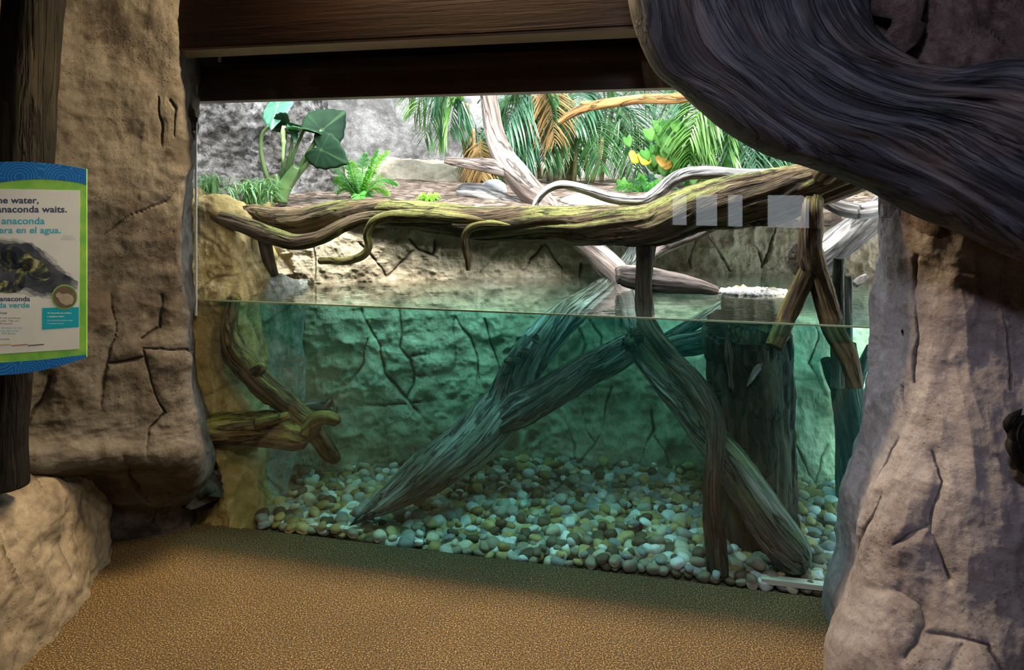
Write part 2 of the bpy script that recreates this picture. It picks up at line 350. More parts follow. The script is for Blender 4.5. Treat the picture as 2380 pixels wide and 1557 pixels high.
M['fern'] = leafmat('fern_leaf', (.06, .34, .06), (.20, .62, .14), .4)
M['fernlime'] = leafmat('fern_leaf_lime', (.25, .60, .06), (.45, .85, .16), .5)
M['grass'] = leafmat('strap_grass', (.03, .12, .04), (.18, .36, .20), .3)
M['pothos'] = leafmat('vine_leaf', (.08, .32, .05), (.26, .58, .14), .35)
M['yellow'] = leafmat('yellow_leaf', (.55, .48, .04), (.75, .66, .12), .4)
M['orangeleaf'] = leafmat('orange_leaf', (.45, .22, .04), (.65, .38, .08), .3)
n = N('bamboo_cane'); g = n.attr('grain').outputs['Vector']; sp = n.n('SeparateXYZ'); n.set(sp, 0, g); fr = n.math('FRACT', n.math('MULTIPLY', sp.outputs[2], 9))
col = n.mix(n.ramp(fr, [(.0, 1.0), (.06, 0.0)]), n.ramp(n.noise(n.pos(), 7, 4), [(.35, (.16, .14, .06)), (.6, (.50, .38, .20))]), (.09, .06, .03)); M['cane'] = n.done(n.bsdf(col, .5))
# glass
n = N('window_glass'); lw = n.n('LayerWeight'); lw.inputs[0].default_value = .5
fr = n.n('Fresnel'); fr.inputs[0].default_value = 1.5; tr = n.n('BsdfTransparent'); n.set(tr, 0, (.975, .99, .98)); gl = n.n('BsdfGlossy'); gl.inputs['Roughness'].default_value = 0.0
mx = n.n('MixShader'); n.set(mx, 0, n.math('MULTIPLY', n.math('MINIMUM', fr.outputs[0], .12), .75)); n.set(mx, 1, tr); n.set(mx, 2, gl); M['glass'] = n.done(mx)
# water: surface reflects by angle, volume absorbs and scatters
def volume(n):
    ab = n.n('VolumeAbsorption'); n.set(ab, 0, (.12, .95, .87)); ab.inputs['Density'].default_value = WD
    s2 = n.n('VolumeScatter'); n.set(s2, 0, (.10, .60, .50)); s2.inputs['Density'].default_value = WS
    ad = n.n('AddShader'); n.set(ad, 0, ab); n.set(ad, 1, s2); n.t.links.new(ad.outputs[0], n.out.inputs['Volume'])
WD, WS = .66, .07
n = N('pool_water_surface'); geo = n.n('NewGeometry')
co = n.pos(); rip = n.math('ADD', n.noise(n.mapr(co, (3.0, 9, 1)), 1, 3, .5), n.math('MULTIPLY', n.noise(n.mapr(co, (9, 26, 1)), 1, 2, .5), .35))
bm = n.n('Bump'); bm.inputs['Strength'].default_value = .35; bm.inputs['Distance'].default_value = .012; n.set(bm, bm.inputs.find('Height'), rip)
dt = n.n('VectorMath', operation='DOT_PRODUCT'); n.set(dt, 0, bm.outputs[0]); n.set(dt, 1, geo.outputs['Incoming'])
cs = n.math('SUBTRACT', 1, n.math('ABSOLUTE', dt.outputs['Value'])); sch = n.math('ADD', n.math('MULTIPLY', n.math('POWER', cs, 3.2), .95), .02, True)
tr = n.n('BsdfTransparent'); n.set(tr, 0, (1, 1, 1)); gl = n.n('BsdfGlossy'); gl.inputs['Roughness'].default_value = .015; n.set(gl, gl.inputs.find('Normal'), bm.outputs[0])
mx = n.n('MixShader'); n.set(mx, 0, sch); n.set(mx, 1, tr); n.set(mx, 2, gl); n.done(mx); volume(n); M['water_top'] = n.m
n = N('pool_water_side'); tr = n.n('BsdfTransparent'); n.set(tr, 0, (1, 1, 1)); n.done(tr); volume(n); M['water_side'] = n.m
# pebbles
n = N('river_pebble'); pa = n.attr('peb').outputs['Fac']
col = n.ramp(pa, [(0, (.14, .09, .05)), (.12, (.40, .27, .10)), (.25, (.34, .28, .20)), (.38, (.55, .40, .17)), (.5, (.45, .42, .36)), (.62, (.30, .30, .30)), (.72, (.62, .54, .40)), (.84, (.72, .72, .70)), (.92, (.22, .17, .11)), (.97, (.85, .84, .80))], 'CONSTANT')
f = n.noise(n.pos(), 38, 5, .65); col = n.mix(.6, col, n.ramp(f, [(.3, .55), (.7, 1.2)]), 'MULTIPLY')
M['pebble'] = n.done(n.bsdf(col, .6, f, .3, .004, spec=.4))
M['gravelbed'] = rock('pebble_bed', (.10, .08, .05), (.2, .16, .1), (.32, .28, .2), 14, None, bs=1)
M['strip'] = flat('cream_plastic', (.72, .68, .55), .4)
M['seal'] = flat('pale_silicone', (.55, .58, .56), .35)
M['meniscus'] = flat('meniscus_green', (.42, .50, .28), .5)  # bright meniscus line painted as a pale green strip

def structure(name, V, Fc, mat, ca=None, **kw):
    o = mesh(name, V, Fc, mat, attrs={'crack': ca} if ca is not None else None, **kw); o['kind'] = 'structure'; return o

# ------------------------------------------------------------------ room shell
a = [(-3.2, -4, 0), (3.2, -4, 0), (3.2, yg(3.2), 0), (-3.2, yg(-3.2), 0)]
V = np.array(a+[(x, y, -.12) for x, y, z in a]); structure('floor', V, [[0, 1, 2, 3], [7, 6, 5, 4], [0, 4, 5, 1], [1, 5, 6, 2], [2, 6, 7, 3], [3, 7, 4, 0]], M['floor'], smooth=False)
a = [(-3.2, -4, 2.85), (3.2, -4, 2.85), (3.2, yg(3.2)-.2, 2.85), (-3.2, yg(-3.2)-.2, 2.85)]
V = np.array(a+[(x, y, 2.93) for x, y, z in a]); structure('ceiling', V, [[3, 2, 1, 0], [4, 5, 6, 7], [1, 5, 4, 0], [2, 6, 5, 1], [3, 7, 6, 2], [0, 4, 7, 3]], M['ceiling'], smooth=False)
def shell(name, boxes, mat):
    p = [(v, f, v) for v, f in boxes]; V, Fc, _ = join(p); return structure(name, V, Fc, mat, np.zeros(len(V)), smooth=False)
op = [(-.82, -.60), (-.50, -.20), (-.08, .12), (.42, .92)]; zz = (1.0, 1.42)
xs_ = [-3.2]+[v for p in op for v in p]+[3.2]
shell('wall_rear', [wbox((xs_[i], -4.15, 0), (xs_[i+1], -4, 2.85)) for i in range(0, len(xs_), 2)]+[wbox((a, -4.15, 0), (b, -4, zz[0])) for a, b in op]+[wbox((a, -4.15, zz[1]), (b, -4, 2.85)) for a, b in op], M['wall_room'])
shell('wall_side_left', [wbox((-3.3, -4.1, 0), (-3.15, 3.4, 2.85))], M['wall_room'])
shell('wall_side_right', [wbox((3.0, -4.1, 0), (3.15, 2.3, 2.85))], M['wall_room'])
V, Fc = gbox(-3.4, 3.2, .18, .30, 2.42, 2.85); structure('wall_front', V, Fc, M['ceiling'], smooth=False)

# beams over the window
V, Fc = gbox(-1.58, 1.9, .17, .33, 2.106, 2.43); b1 = structure('trim_1', V, Fc, M['beam'], smooth=False); bevel(b1, .006)
V, Fc = gbox(-1.58, 1.9, .175, .326, 2.098, 2.107); o = mesh('underside_board', V, Fc, M['beam_edge'], b1, smooth=False)
V, Fc = gbox(-1.62, 1.9, -.11, -.03, 1.937, 2.105); b2 = structure('trim_2', V, Fc, M['beam_low'], smooth=False); bevel(b2, .004)
V, Fc = gbox(-1.62, 1.9, -.11, -.045, 2.109, 2.22); b3 = structure('trim_3', V, Fc, M['beam'], smooth=False); bevel(b3, .004)
V, Fc = gbox(-1.62, 1.9, -.11, .17, 2.222, 2.25); structure('trim_4', V, Fc, M['beam'], smooth=False)
# white tag stuck to the beam
s0 = -1.405
V, Fc = gbox(s0, s0+.016, -.045, -.041, 2.118, 2.175); tag(mesh('paper_tag', V, Fc, M['strip'], smooth=False), 'tiny white rectangular tag stuck on the dark beam above the left window corner', 'tag')

# window: pane, edge seal and meniscus line
V, Fc = gbox(-1.62, 1.75, -.012, 0.0, -.02, 2.22); win = structure('window_1', V, Fc, M['glass'], smooth=False)
V, Fc = gbox(-1.492, -1.482, .001, .006, .95, 2.2); mesh('edge_seal', V, Fc, M['seal'], win, smooth=False)
V, Fc = gbox(-1.6, 1.75, -.0165, -.0125, 1.017, 1.0235); mesh('meniscus_line', V, Fc, M['meniscus'], win, smooth=False)

# water body
rng = np.random.RandomState(4)
f0 = [gp(-1.75, -.019, 0), gp(1.9, -.019, 0)]; bk = [np.array((1.95, 4.9, 0)), np.array((-1.75, 4.9, 0))]
cs_ = f0+bk; WZ = 1.02
V = [np.array((c[0], c[1], WZ)) for c in cs_]+[np.array((c[0], c[1], -.09)) for c in cs_]
wt = mesh('pool_water', V, [[0, 1, 2, 3], [7, 6, 5, 4], [0, 4, 5, 1], [1, 5, 6, 2], [2, 6, 7, 3], [3, 7, 4, 0]], None, mats=[M['water_top'], M['water_side']], mi=[0, 1, 1, 1, 1, 1], smooth=False)
tag(wt, 'clear teal pool water with a still reflective surface behind the window', 'water', kind='stuff')

# ------------------------------------------------------------------ exhibit rock

def cl(k, ox, oy, *ls): return [[(ox+x/k, oy+y/k) for x, y in l] for l in ls]
CR_COL = [[(2148, 590), (2130, 680), (2140, 760), (2130, 860), (2128, 890)], [(2330, 640), (2322, 700), (2345, 780), (2352, 830), (2355, 900)], [(2175, 1050), (2195, 1115), (2175, 1180), (2165, 1240), (2210, 1340)], [(2165, 1215), (2110, 1240), (2080, 1260)], [(2050, 1150), (1995, 1260), (1975, 1310)],
 [(2040, 1370), (2100, 1375), (2140, 1410), (2150, 1450), (2130, 1500), (2100, 1530)], [(2150, 1470), (2230, 1480), (2300, 1500), (2330, 1557)], [(2320, 1060), (2350, 1110), (2380, 1130)], [(2240, 1500), (2215, 1557)], [(2090, 900), (2100, 980), (2060, 1050), (2030, 1110)], [(2240, 0), (2280, 60), (2340, 110)]]
CR_LEFT = [[(255, 690), (265, 745), (250, 830), (240, 870), (233, 940)], [(210, 580), (300, 505), (390, 470), (440, 400)], [(330, 820), (345, 870), (385, 960), (350, 1000), (345, 1060)], [(455, 815), (330, 815)], [(60, 1000), (100, 930), (110, 880)], [(290, 1060), (300, 1110), (360, 1130)], [(378, 690), (375, 760), (330, 790)], [(400, 1150), (370, 1180), (355, 1210)], [(250, 845), (330, 835)], [(368, 220), (380, 290), (370, 400)], [(395, 230), (412, 250), (405, 320)]]
CR_BENCH = [[(70, 1110), (130, 1190), (150, 1280), (160, 1340)], [(0, 1270), (50, 1360), (95, 1400)], [(180, 1180), (175, 1240), (190, 1300)], [(100, 1240), (110, 1340), (120, 1440)]]
CR_POOL = cl(2.975, 900, 180, [(150, 1110), (230, 1200), (310, 1225)], [(310, 1225), (340, 1130)], [(240, 1250), (265, 1340)], [(780, 1190), (640, 1350)], [(1060, 1170), (940, 1350)], [(1080, 1160), (1200, 1300), (1205, 1380)], [(1330, 1280), (1310, 1380)], [(2140, 1090), (2080, 1260), (2080, 1370)], [(2180, 1080), (2310, 1250), (2350, 1340)])
CR_POOL += cl(2.83, 1450, 350, [(750, 530), (880, 660), (910, 770)], [(1000, 490), (960, 620), (910, 770)], [(1490, 430), (1440, 560), (1380, 640)], [(1330, 560), (1370, 640)])+cl(3.114, 440, 200, [(900, 1150), (920, 1380)], [(1230, 1130), (1430, 1380)], [(1430, 1390), (1620, 1200)])
CR_POOL += cl(2.685, 780, 700, [(160, 50), (220, 180), (280, 270), (310, 450), (430, 600), (550, 740), (560, 810), (510, 850), (505, 980)], [(400, 50), (415, 180), (400, 290), (470, 380), (495, 470), (480, 530), (440, 600)], [(200, 240), (165, 400), (90, 500), (0, 610)], [(740, 70), (740, 370), (700, 510), (770, 650)], [(740, 90), (850, 230), (880, 350), (890, 500), (900, 750)],
 [(470, 640), (700, 600), (900, 590), (1010, 580)], [(0, 690), (180, 650), (430, 650)], [(940, 110), (970, 260), (1030, 460)], [(495, 470), (590, 460), (690, 510)], [(560, 820), (620, 880), (660, 950)], [(1500, 130), (1560, 280), (1550, 380)], [(1580, 120), (1660, 230), (1660, 300)], [(1720, 540), (1680, 640), (1670, 760), (1610, 880), (1500, 1035)],
 [(1540, 690), (1570, 820), (1610, 880)], [(1430, 740), (1480, 900), (1500, 1040)], [(1950, 500), (1960, 640), (1990, 800), (1930, 880), (1880, 1090)], [(1990, 830), (2070, 950), (2080, 1060)], [(890, 440), (940, 560), (970, 640)], [(770, 650), (870, 630), (970, 660)], [(480, 350), (560, 325), (620, 310), (680, 325), (740, 290)])
CR_POOL += cl(2.162, 1400, 700, [(940, 380), (1180, 380)], [(1060, 130), (1080, 190), (1050, 300), (1100, 410), (1180, 560)], [(950, 690), (1020, 830), (1070, 920)], [(1130, 720), (1070, 920)])
def rowsP(rows): return [[P(*p) for p in r] for r in rows]
# back wall of the pool: top lip, above water, waterline, mid, bottom
cols = [620, 780, 1000, 1200, 1400, 1600, 1780, 1950, 2150, 2400]
Yw = [3.72, 3.74, 3.86, 3.93, 4.02, 4.10, 4.18, 4.22, 4.2, 4.1]
Yb = [3.64, 3.72, 3.74, 3.75, 3.72, 3.64, 3.54, 3.45, 3.4, 3.35]
topz = [1.38, 1.40, 1.405, 1.40, 1.41, 1.43, 1.45, 1.6, 1.75, 1.8]
def col3(px, Y, z): return np.array(((px-1190)*Y/F, Y, z))
rows = [[col3(c, y+.42, tz+.02) for c, y, tz in zip(cols, Yw, topz)], [col3(c, y+.10, tz+.01) for c, y, tz in zip(cols, Yw, topz)], [col3(c, y+.02, tz-.06) for c, y, tz in zip(cols, Yw, topz)],
        [col3(c, y-.01, 1.2) for c, y in zip(cols, Yw)], [col3(c, y, 1.02) for c, y in zip(cols, Yw)],
        [col3(c, y*.6+b*.4+.02, .75) for c, y, b in zip(cols, Yw, Yb)], [col3(c, y*.25+b*.75+.03, .4) for c, y, b in zip(cols, Yw, Yb)], [col3(c, b, .05) for c, b in zip(cols, Yb)], [col3(c, b-.01, -.12) for c, b in zip(cols, Yb)]]
V, Fc, ca = sheet(rows, 400, 900, .06, 2.2, 1, ridge=.035, cracks=.018, fine=.008, lines=CR_POOL, lw_=2.6, mid=.026)
structure('wall_pool_back', V, Fc, M['poolrock'], ca)
# ochre outcrop on the left
rows = rowsP([[(400, 452, 3.6), (470, 456, 3.55), (520, 458, 3.6), (575, 466, 3.75), (610, 478, 3.9), (640, 492, 4.0)],
 [(400, 460, 3.15), (462, 462, 3.19), (515, 470, 3.28), (570, 482, 3.4), (612, 497, 3.55), (650, 520, 3.85)],
 [(400, 520, 3.12), (462, 520, 3.19), (520, 530, 3.24), (572, 545, 3.36), (612, 560, 3.5), (655, 570, 3.85)],
 [(400, 620, 3.12), (462, 620, 3.19), (522, 620, 3.24), (580, 620, 3.34), (625, 630, 3.5), (660, 640, 3.85)],
 [(400, 700, 3.12), (462, 700, 3.19), (520, 700, 3.22), (570, 700, 3.30), (600, 700, 3.45), (640, 700, 3.8)],
 [(400, 860, 3.12), (462, 860, 3.19), (520, 860, 3.24), (572, 860, 3.32), (610, 860, 3.45), (640, 860, 3.8)],
 [(400, 1050, 3.12), (462, 1050, 3.18), (520, 1050, 3.18), (580, 1060, 3.25), (625, 1060, 3.36), (650, 1060, 3.7)],
 [(400, 1180, 3.12), (465, 1180, 3.18), (510, 1190, 3.14), (560, 1200, 3.15), (612, 1180, 3.24), (660, 1120, 3.5)],
 [(400, 1260, 3.12), (465, 1260, 3.18), (510, 1255, 3.14), (560, 1250, 3.13), (600, 1245, 3.16), (650, 1230, 3.3)]])
V, Fc, ca = sheet(rows, 300, 150, .06, 4.5, 2, ridge=.05, cracks=.015, crackscale=2.6, vor=.45, fine=.006, stretch=(1.2, 1, .7))
structure('wall_pool_left', V, Fc, M['ochre'], ca)
# grey-green buttress
rows = rowsP([[(560, 640, 3.6), (610, 640, 3.52), (660, 640, 3.56), (700, 648, 3.64), (715, 650, 3.8)],
 [(560, 720, 3.55), (600, 715, 3.44), (650, 715, 3.47), (695, 718, 3.54), (712, 720, 3.8)],
 [(560, 900, 3.5), (600, 900, 3.42), (655, 900, 3.46), (700, 900, 3.54), (712, 900, 3.8)],
 [(560, 1050, 3.5), (600, 1050, 3.40), (650, 1050, 3.44), (685, 1050, 3.54), (702, 1040, 3.8)],
 [(560, 1190, 3.4), (600, 1190, 3.34), (640, 1170, 3.4), (665, 1130, 3.5), (690, 1110, 3.75)]])
V, Fc, ca = sheet(rows, 220, 110, .035, 5, 3, ridge=.03, cracks=.012, crackscale=2.5, vor=.6, stretch=(1.3, 1.2, .5), fine=.006)
structure('wall_pool_buttress_left', V, Fc, M['buttress'], ca)
# pebble bed base
cors = [gp(-1.75, -.02, 0), gp(1.9, -.02, 0), np.array((1.95, 4.9, 0)), np.array((-1.75, 4.9, 0))]
def bedz(x, y):
    d = np.clip((y-yg(x))/.95, 0, 1.3); return -.012+.05*d**1.5+.012*vn(np.stack([x*2.2, y*2.2, x*0+3], -1))
gx, gy_ = np.meshgrid(np.linspace(-1.8, 1.9, 70), np.linspace(0, 1, 40)); Yv = yg(gx)+.02+gy_*(1.9)
V = np.stack([gx, Yv, bedz(gx, Yv)-.02], -1).reshape(-1, 3); o = structure('floor_pool', V, gridfaces(40, 70), M['gravelbed'], np.zeros(len(V))); solid(o, .08, -1)

# upper enclosure: planter bed, walls
rows = [[np.array((x, y, z)) for x in (-1.9, -1, 0, 1, 2.4)] for y, z in ((3.75, 1.32), (4.1, 1.40), (4.6, 1.45), (5.3, 1.50), (6.2, 1.54))]
V, Fc, _ = sheet(rows, 60, 120, .02, 3, 5, fine=.004); keep = V[:, 1] > 3.6
bed = structure('floor_planter', V, Fc, M['mulch']); solid(bed, .08, 1)
rows = rowsP([[(380, 60, 3.9), (480, 60, 4.0), (580, 60, 4.15), (680, 60, 4.5), (735, 60, 4.7), (742, 60, 6.1)], [(380, 250, 3.8), (480, 250, 3.95), (580, 250, 4.1), (680, 250, 4.45), (735, 250, 4.7), (745, 250, 6.1)],
              [(380, 400, 3.7), (480, 400, 3.9), (580, 400, 4.1), (690, 400, 4.3), (770, 400, 4.6), (790, 400, 6.1)], [(380, 520, 3.6), (480, 510, 3.8), (580, 500, 4.0), (700, 490, 4.15), (790, 480, 4.5), (810, 470, 6.1)]])
V, Fc, ca = sheet(rows, 170, 170, .11, 3.4, 6, ridge=.06, fine=.012)
structure('wall_planter_left', V, Fc, M['pitted'], ca)
rows = [[np.array((x, 6.1+.1*math.sin(x*2), z)) for x in (-2.8, -1.8, -.8, .2, 1.2, 2.2, 3.4, 4.4)] for z in (3.4, 2.6, 2.0, 1.4)]
V, Fc, ca = sheet(rows, 120, 300, .05, 2, 7)
structure('wall_planter_back', V, Fc, M['upper'], ca)
rows = rowsP([[(x, 371+d, 5.75) for x, d in ((760, 22), (850, 20), (900, -2), (960, 2), (1030, 6), (1120, 2), (1220, 8), (1330, 6))], [(x, 373+d, 5.5) for x, d in ((760, 22), (850, 18), (900, -2), (960, 2), (1030, 6), (1120, 2), (1220, 8), (1330, 6))],
              [(x, 400, 5.42) for x in (760, 850, 900, 960, 1030, 1120, 1220, 1330)], [(x, 450, 5.4) for x in (760, 850, 900, 960, 1030, 1120, 1220, 1330)]])
V, Fc, ca = sheet(rows, 60, 200, .04, 5, 8, cracks=.01, crackscale=4, vor=.5); o = structure('wall_planter_ledge_back', V, Fc, M['ledge'], ca); solid(o, .25, 1)
# right upper wall
rows = rowsP([[(1560, 330, 5.9), (1640, 330, 5.7), (1760, 330, 5.5), (1900, 300, 5.1), (2050, 250, 4.6), (2300, 250, 4.4)], [(1560, 380, 5.9), (1640, 380, 5.6), (1760, 380, 5.4), (1900, 370, 5.0), (2050, 360, 4.5), (2300, 360, 4.3)],
              [(1560, 450, 5.8), (1640, 440, 5.5), (1760, 440, 5.3), (1900, 440, 4.8), (2050, 440, 4.4), (2300, 440, 4.2)], [(1560, 520, 5.7), (1640, 520, 5.4), (1760, 520, 5.2), (1900, 520, 4.6), (2050, 520, 4.32), (2300, 520, 4.1)]])
V, Fc, ca = sheet(rows, 110, 280, .04, 4, 9, ridge=.02, cracks=.012, crackscale=4.5, vor=1); structure('wall_planter_right', V, Fc, M['upper'], ca)

# ------------------------------------------------------------------ viewing room rock
def R(y, xs, Ys): return [P(x, y, Y) for x, Y in zip(xs, Ys)]
X0 = [-700, -300, -50, 100, 240, 350, 420, 440, 455]; Y0 = [2.2, 2.3, 2.42, 2.55, 2.66, 2.74, 2.80, 2.90, 3.19]
def shx(d, e=0): return [x+(d if x > 300 else d*.5 if x > 200 else 0)+(e if x >= 420 else 0) for x in X0]
rows = [R(-420, shx(-8), Y0), R(-150, shx(-8), Y0), R(60, shx(-10), Y0), R(220, shx(0), Y0), R(340, shx(4), Y0), R(470, shx(0), [y-.02 for y in Y0]), R(620, shx(2), Y0),
        R(740, shx(0, -2), [y+(.03 if 300 < x < 440 else 0) for x, y in zip(X0, Y0)]), R(830, shx(4), Y0), R(930, shx(14), Y0), R(1010, shx(20), Y0), R(1060, shx(25), [y-.03 for y in Y0]), R(1095, shx(20), [y-.0 for y in Y0]),
        R(1125, shx(-2), [2.4, 2.5, 2.6, 2.72, 2.84, 2.9, 2.95, 3.0, 3.19]), R(1160, shx(-4), [2.45, 2.55, 2.65, 2.80, 2.94, 3.02, 3.06, 3.1, 3.19]),
        [np.array((P(x, 0, Y)[0], Y, -.03)) for x, Y in zip(shx(4), [2.45, 2.55, 2.7, 2.85, 2.98, 3.05, 3.11, 3.14, 3.18])]]
V, Fc, ca = sheet(rows, 560, 380, .06, 2.2, 11, ridge=.035, cracks=.012, fine=.004, lines=CR_LEFT)
wl = structure('wall_left', V, Fc, M['wall_room'], ca); solid(wl, .1, 1)
# bench
prof = [(-.0, -.03), (-.02, .12), (-.05, .28), (-.07, .40), (-.14, .465), (-.30, .49), (-.6, .50), (-1.2, .53), (-1.7, .55)]
rows = []
for y, x0, dz in ((.4, -1.42, -.06), (1.4, -1.50, -.04), (1.9, -1.52, -.03), (2.2, -1.56, 0), (2.45, -1.58, .01), (2.7, -1.60, .0), (2.88, -1.66, -.02), (3.02, -1.74, -.06)):
    rows.append([np.array((x0+px, y, pz+(dz if pz > .3 else 0))) for px, pz in prof])
V, Fc, ca = sheet(rows[::-1], 260, 200, .05, 3.2, 12, ridge=.04, cracks=.012, fine=.004, lines=CR_BENCH)
bn = mesh('rock_bench', V, Fc, M['bench'], attrs={'crack': ca}); tag(bn, 'low cream rock bench beside the brown floor at left', 'rock ledge', kind='structure')
# right column
def colrow(z, e, pull=0):
    y = 0
    prof = [(e, gY(e)+.01), (e+2, 2.5), (e+22, 2.36-pull), (e+75, 2.24-pull), (e+150, 2.16-pull), (e+260, 2.10-pull), (e+400, 2.05-pull), (e+600, 2.0), (e+900, 1.95), (e+1500, 1.8)]
    if z > 1.8: prof = [(e, gY(e)+.01), (e+2, 2.16), (e+14, 2.13), (e+75, 2.12), (e+150, 2.12), (e+260, 2.1), (e+400, 2.05), (e+600, 2.0), (e+900, 1.95), (e+1500, 1.8)]
    return [np.array(((px-1190)*Y/F, Y, z)) for px, Y in prof]
spec = [(3.4, 2052, 0), (2.6, 2052, 0), (2.1, 2052, 0), (1.75, 2052, 0), (1.56, 2042, 0), (1.44, 2046, .0), (1.28, 2052, -.03), (1.13, 2040, -.04), (.99, 2046, -.03), (.86, 2040, 0), (.72, 2014, .02), (.60, 1992, .04), (.47, 1962, .05), (.34, 1956, .06), (.23, 1948, .1), (.12, 1918, .14), (.0, 1908, .16), (-.05, 1906, .16)]
V, Fc, ca = sheet([colrow(*s) for s in spec], 600, 460, .06, 2.4, 14, ridge=.05, cracks=.015, stretch=(1.2, 1, .5), fine=.004, lines=CR_COL, lw_=3)
cutoff = V[:, 2]
fi = np.array(Fc); zc = V[fi].mean(1)
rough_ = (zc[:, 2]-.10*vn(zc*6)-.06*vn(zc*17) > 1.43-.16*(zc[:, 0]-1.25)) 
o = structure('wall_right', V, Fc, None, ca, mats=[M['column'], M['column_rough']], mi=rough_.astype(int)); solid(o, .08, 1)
# bark flake on the column at the right edge of the photograph
V, Fc, G = join([tube([P(a, b, 1.985), P(c, d, 1.96), P(e, f, 1.985)], [.006, r, .005], seed=9+r*99, groove=.5, knob=.5, step=.004, n=24, ends=('taper', 'taper')) for a, b, c, d, e, f, r in ((2375, 950, 2345, 985, 2350, 1020, .012), (2410, 960, 2362, 1000, 2385, 1080, .02), (2370, 1000, 2352, 1040, 2390, 1110, .014))])
tag(mesh('bark_chunk', V, Fc, M['post'], grain=G), 'dark ragged bark chunk set into the rock at the right photo edge', 'bark')

# ------------------------------------------------------------------ the swooping dark trunk at top right
A_ = [(1400, -620, 2.02), (1420, -260, 2.02), (1445, -120, 2.02), (1468, 10, 2.02), (1492, 90, 2.02), (1530, 165, 2.02), (1600, 218, 2.0), (1700, 300, 1.98), (1800, 357, 1.96), (1900, 388, 1.95), (2035, 438, 1.93), (2130, 492, 1.9), (2250, 545, 1.88), (2385, 605, 1.85), (2560, 680, 1.8), (2900, 800, 1.72), (3500, 960, 1.62)]
B_ = [(2150, -620, 2.15), (2060, -260, 2.15), (2010, -120, 2.15), (1992, -10, 2.15), (1998, 55, 2.15), (2030, 105, 2.14), (2075, 140, 2.12), (2130, 160, 2.1), (2190, 166, 2.08), (2240, 158, 2.06), (2300, 146, 2.04), (2380, 142, 2.0), (2470, 160, 1.96), (2580, 190, 1.92), (2740, 240, 1.86), (3100, 330, 1.78), (3700, 460, 1.66)]
ns, nt = 480, 180
Aq = cr([P(*p) for p in A_], ns); Bq = cr([P(*p) for p in B_], ns)
mid = (Aq+Bq)/2; hx = (Bq-Aq)/2; Lh = np.linalg.norm(hx, axis=1)
T = np.gradient(mid, axis=0); T /= np.linalg.norm(T, axis=1)[:, None]; D = np.cross(T, hx/Lh[:, None]); D /= np.linalg.norm(D, axis=1)[:, None]
hn = hx/Lh[:, None]; D = np.array((.05, -1, 0.))-hn*(hn@np.array((.05, -1, 0.)))[:, None]; D /= np.linalg.norm(D, axis=1)[:, None]
s = np.r_[0, np.cumsum(np.linalg.norm(np.diff(mid, axis=0), axis=1))]
th = np.linspace(0, 2*math.pi, nt, endpoint=False); TT, SS = np.meshgrid(th, s)
dep = .17
Wv = -np.cos(TT)      # -1 at A edge, 1 at B edge
flow = Wv+.16*np.sin(SS*3.2+.6)+.07*vn(np.stack([SS*5, Wv*2, SS*0], -1))
gr = 0
for ctr, wid, d in ((-.62, .055, .030), (-.30, .05, .034), (.02, .035, .045), (.36, .07, .055), (.60, .04, .03), (.80, .05, .03), (-.82, .04, .016)):
    gr = gr-d*np.exp(-((flow-ctr)/wid)**2)
gr = gr+.028*np.sin(flow*9+1)*np.exp(-(flow-.1)**2*.5)+.016*fbm(np.stack([flow*7, SS*1.2, flow*0+2], -1), 3, True)+.0035*fbm(np.stack([flow*40, SS*5, flow*0+5], -1), 2)
sn = np.sin(TT); X = mid[:, None]+hx[:, None]*Wv[..., None]*(1+gr*.25)[..., None]+D[:, None]*((np.sign(sn)*abs(sn)**.75)*dep+gr*np.abs(sn)**.5*np.sign(sn))[..., None]
G = np.stack([flow*Lh[:, None], np.abs(sn)*.06, SS], -1)
V = X.reshape(-1, 3); Fc = gridfaces(ns, nt, True)
for e_ in (0, ns-1):
    V = np.vstack([V, [mid[e_]]]); k = len(V)-1; Fc += [[e_*nt+j, e_*nt+(j+1) % nt, k][::(1 if e_ else -1)] for j in range(nt)]
Gf = np.vstack([G.reshape(-1, 3), [[0, 0, 0]], [[0, 0, 0]]])
tag(mesh('driftwood_trunk', V, Fc, M['arch'], grain=Gf), 'huge dark grooved driftwood trunk swooping across the top right corner', 'tree trunk')
# ------------------------------------------------------------------ interpretive sign and its post
bx = P(15, 430, 2.165)
post = empty('sign_post', P(40, 1130, 2.3), 'thick dark weathered log post standing on the rock bench', 'post')
V, Fc, G = join([PT([(95, -330, 62, 2.34), (82, -150, 62, 2.34), (77, 0, 60, 2.34), (70, 150, 58, 2.34), (58, 378, 55, 2.32), (40, 620, 50, 2.31), (25, 870, 42, 2.3), (18, 1000, 41, 2.3), (16, 1128, 44, 2.3)], seed=5, groove=.07, knob=.05, n=48, step=.008, twist=.1, gk=3)])
mesh('log', V, Fc, M['post'], post, grain=G)
ang = math.radians(20)
sign = bpy.data.objects.new('information_sign', None); C.objects.link(sign); sb = P(15, 622, 2.17); sign.location = tuple(sb); sign.rotation_euler = (0, 0, ang)
tag(sign, 'blue and green anaconda information sign on the dark log post', 'sign')
SC = 2.17/F/math.cos(ang)*1.02
def loc2(px, py):
    """sign plane coordinates from photo pixels (inverse of the turned plane)"""
    t = (px-1190)/F; # ray x = t*Y ; plane: x=sb.x+u cos, y=sb.y+u sin
    u = (t*sb[1]-sb[0])/(math.cos(ang)-t*math.sin(ang)); Y = sb[1]+u*math.sin(ang)
    return u, (CAMZ-(py-HY)*Y/F)-sb[2]
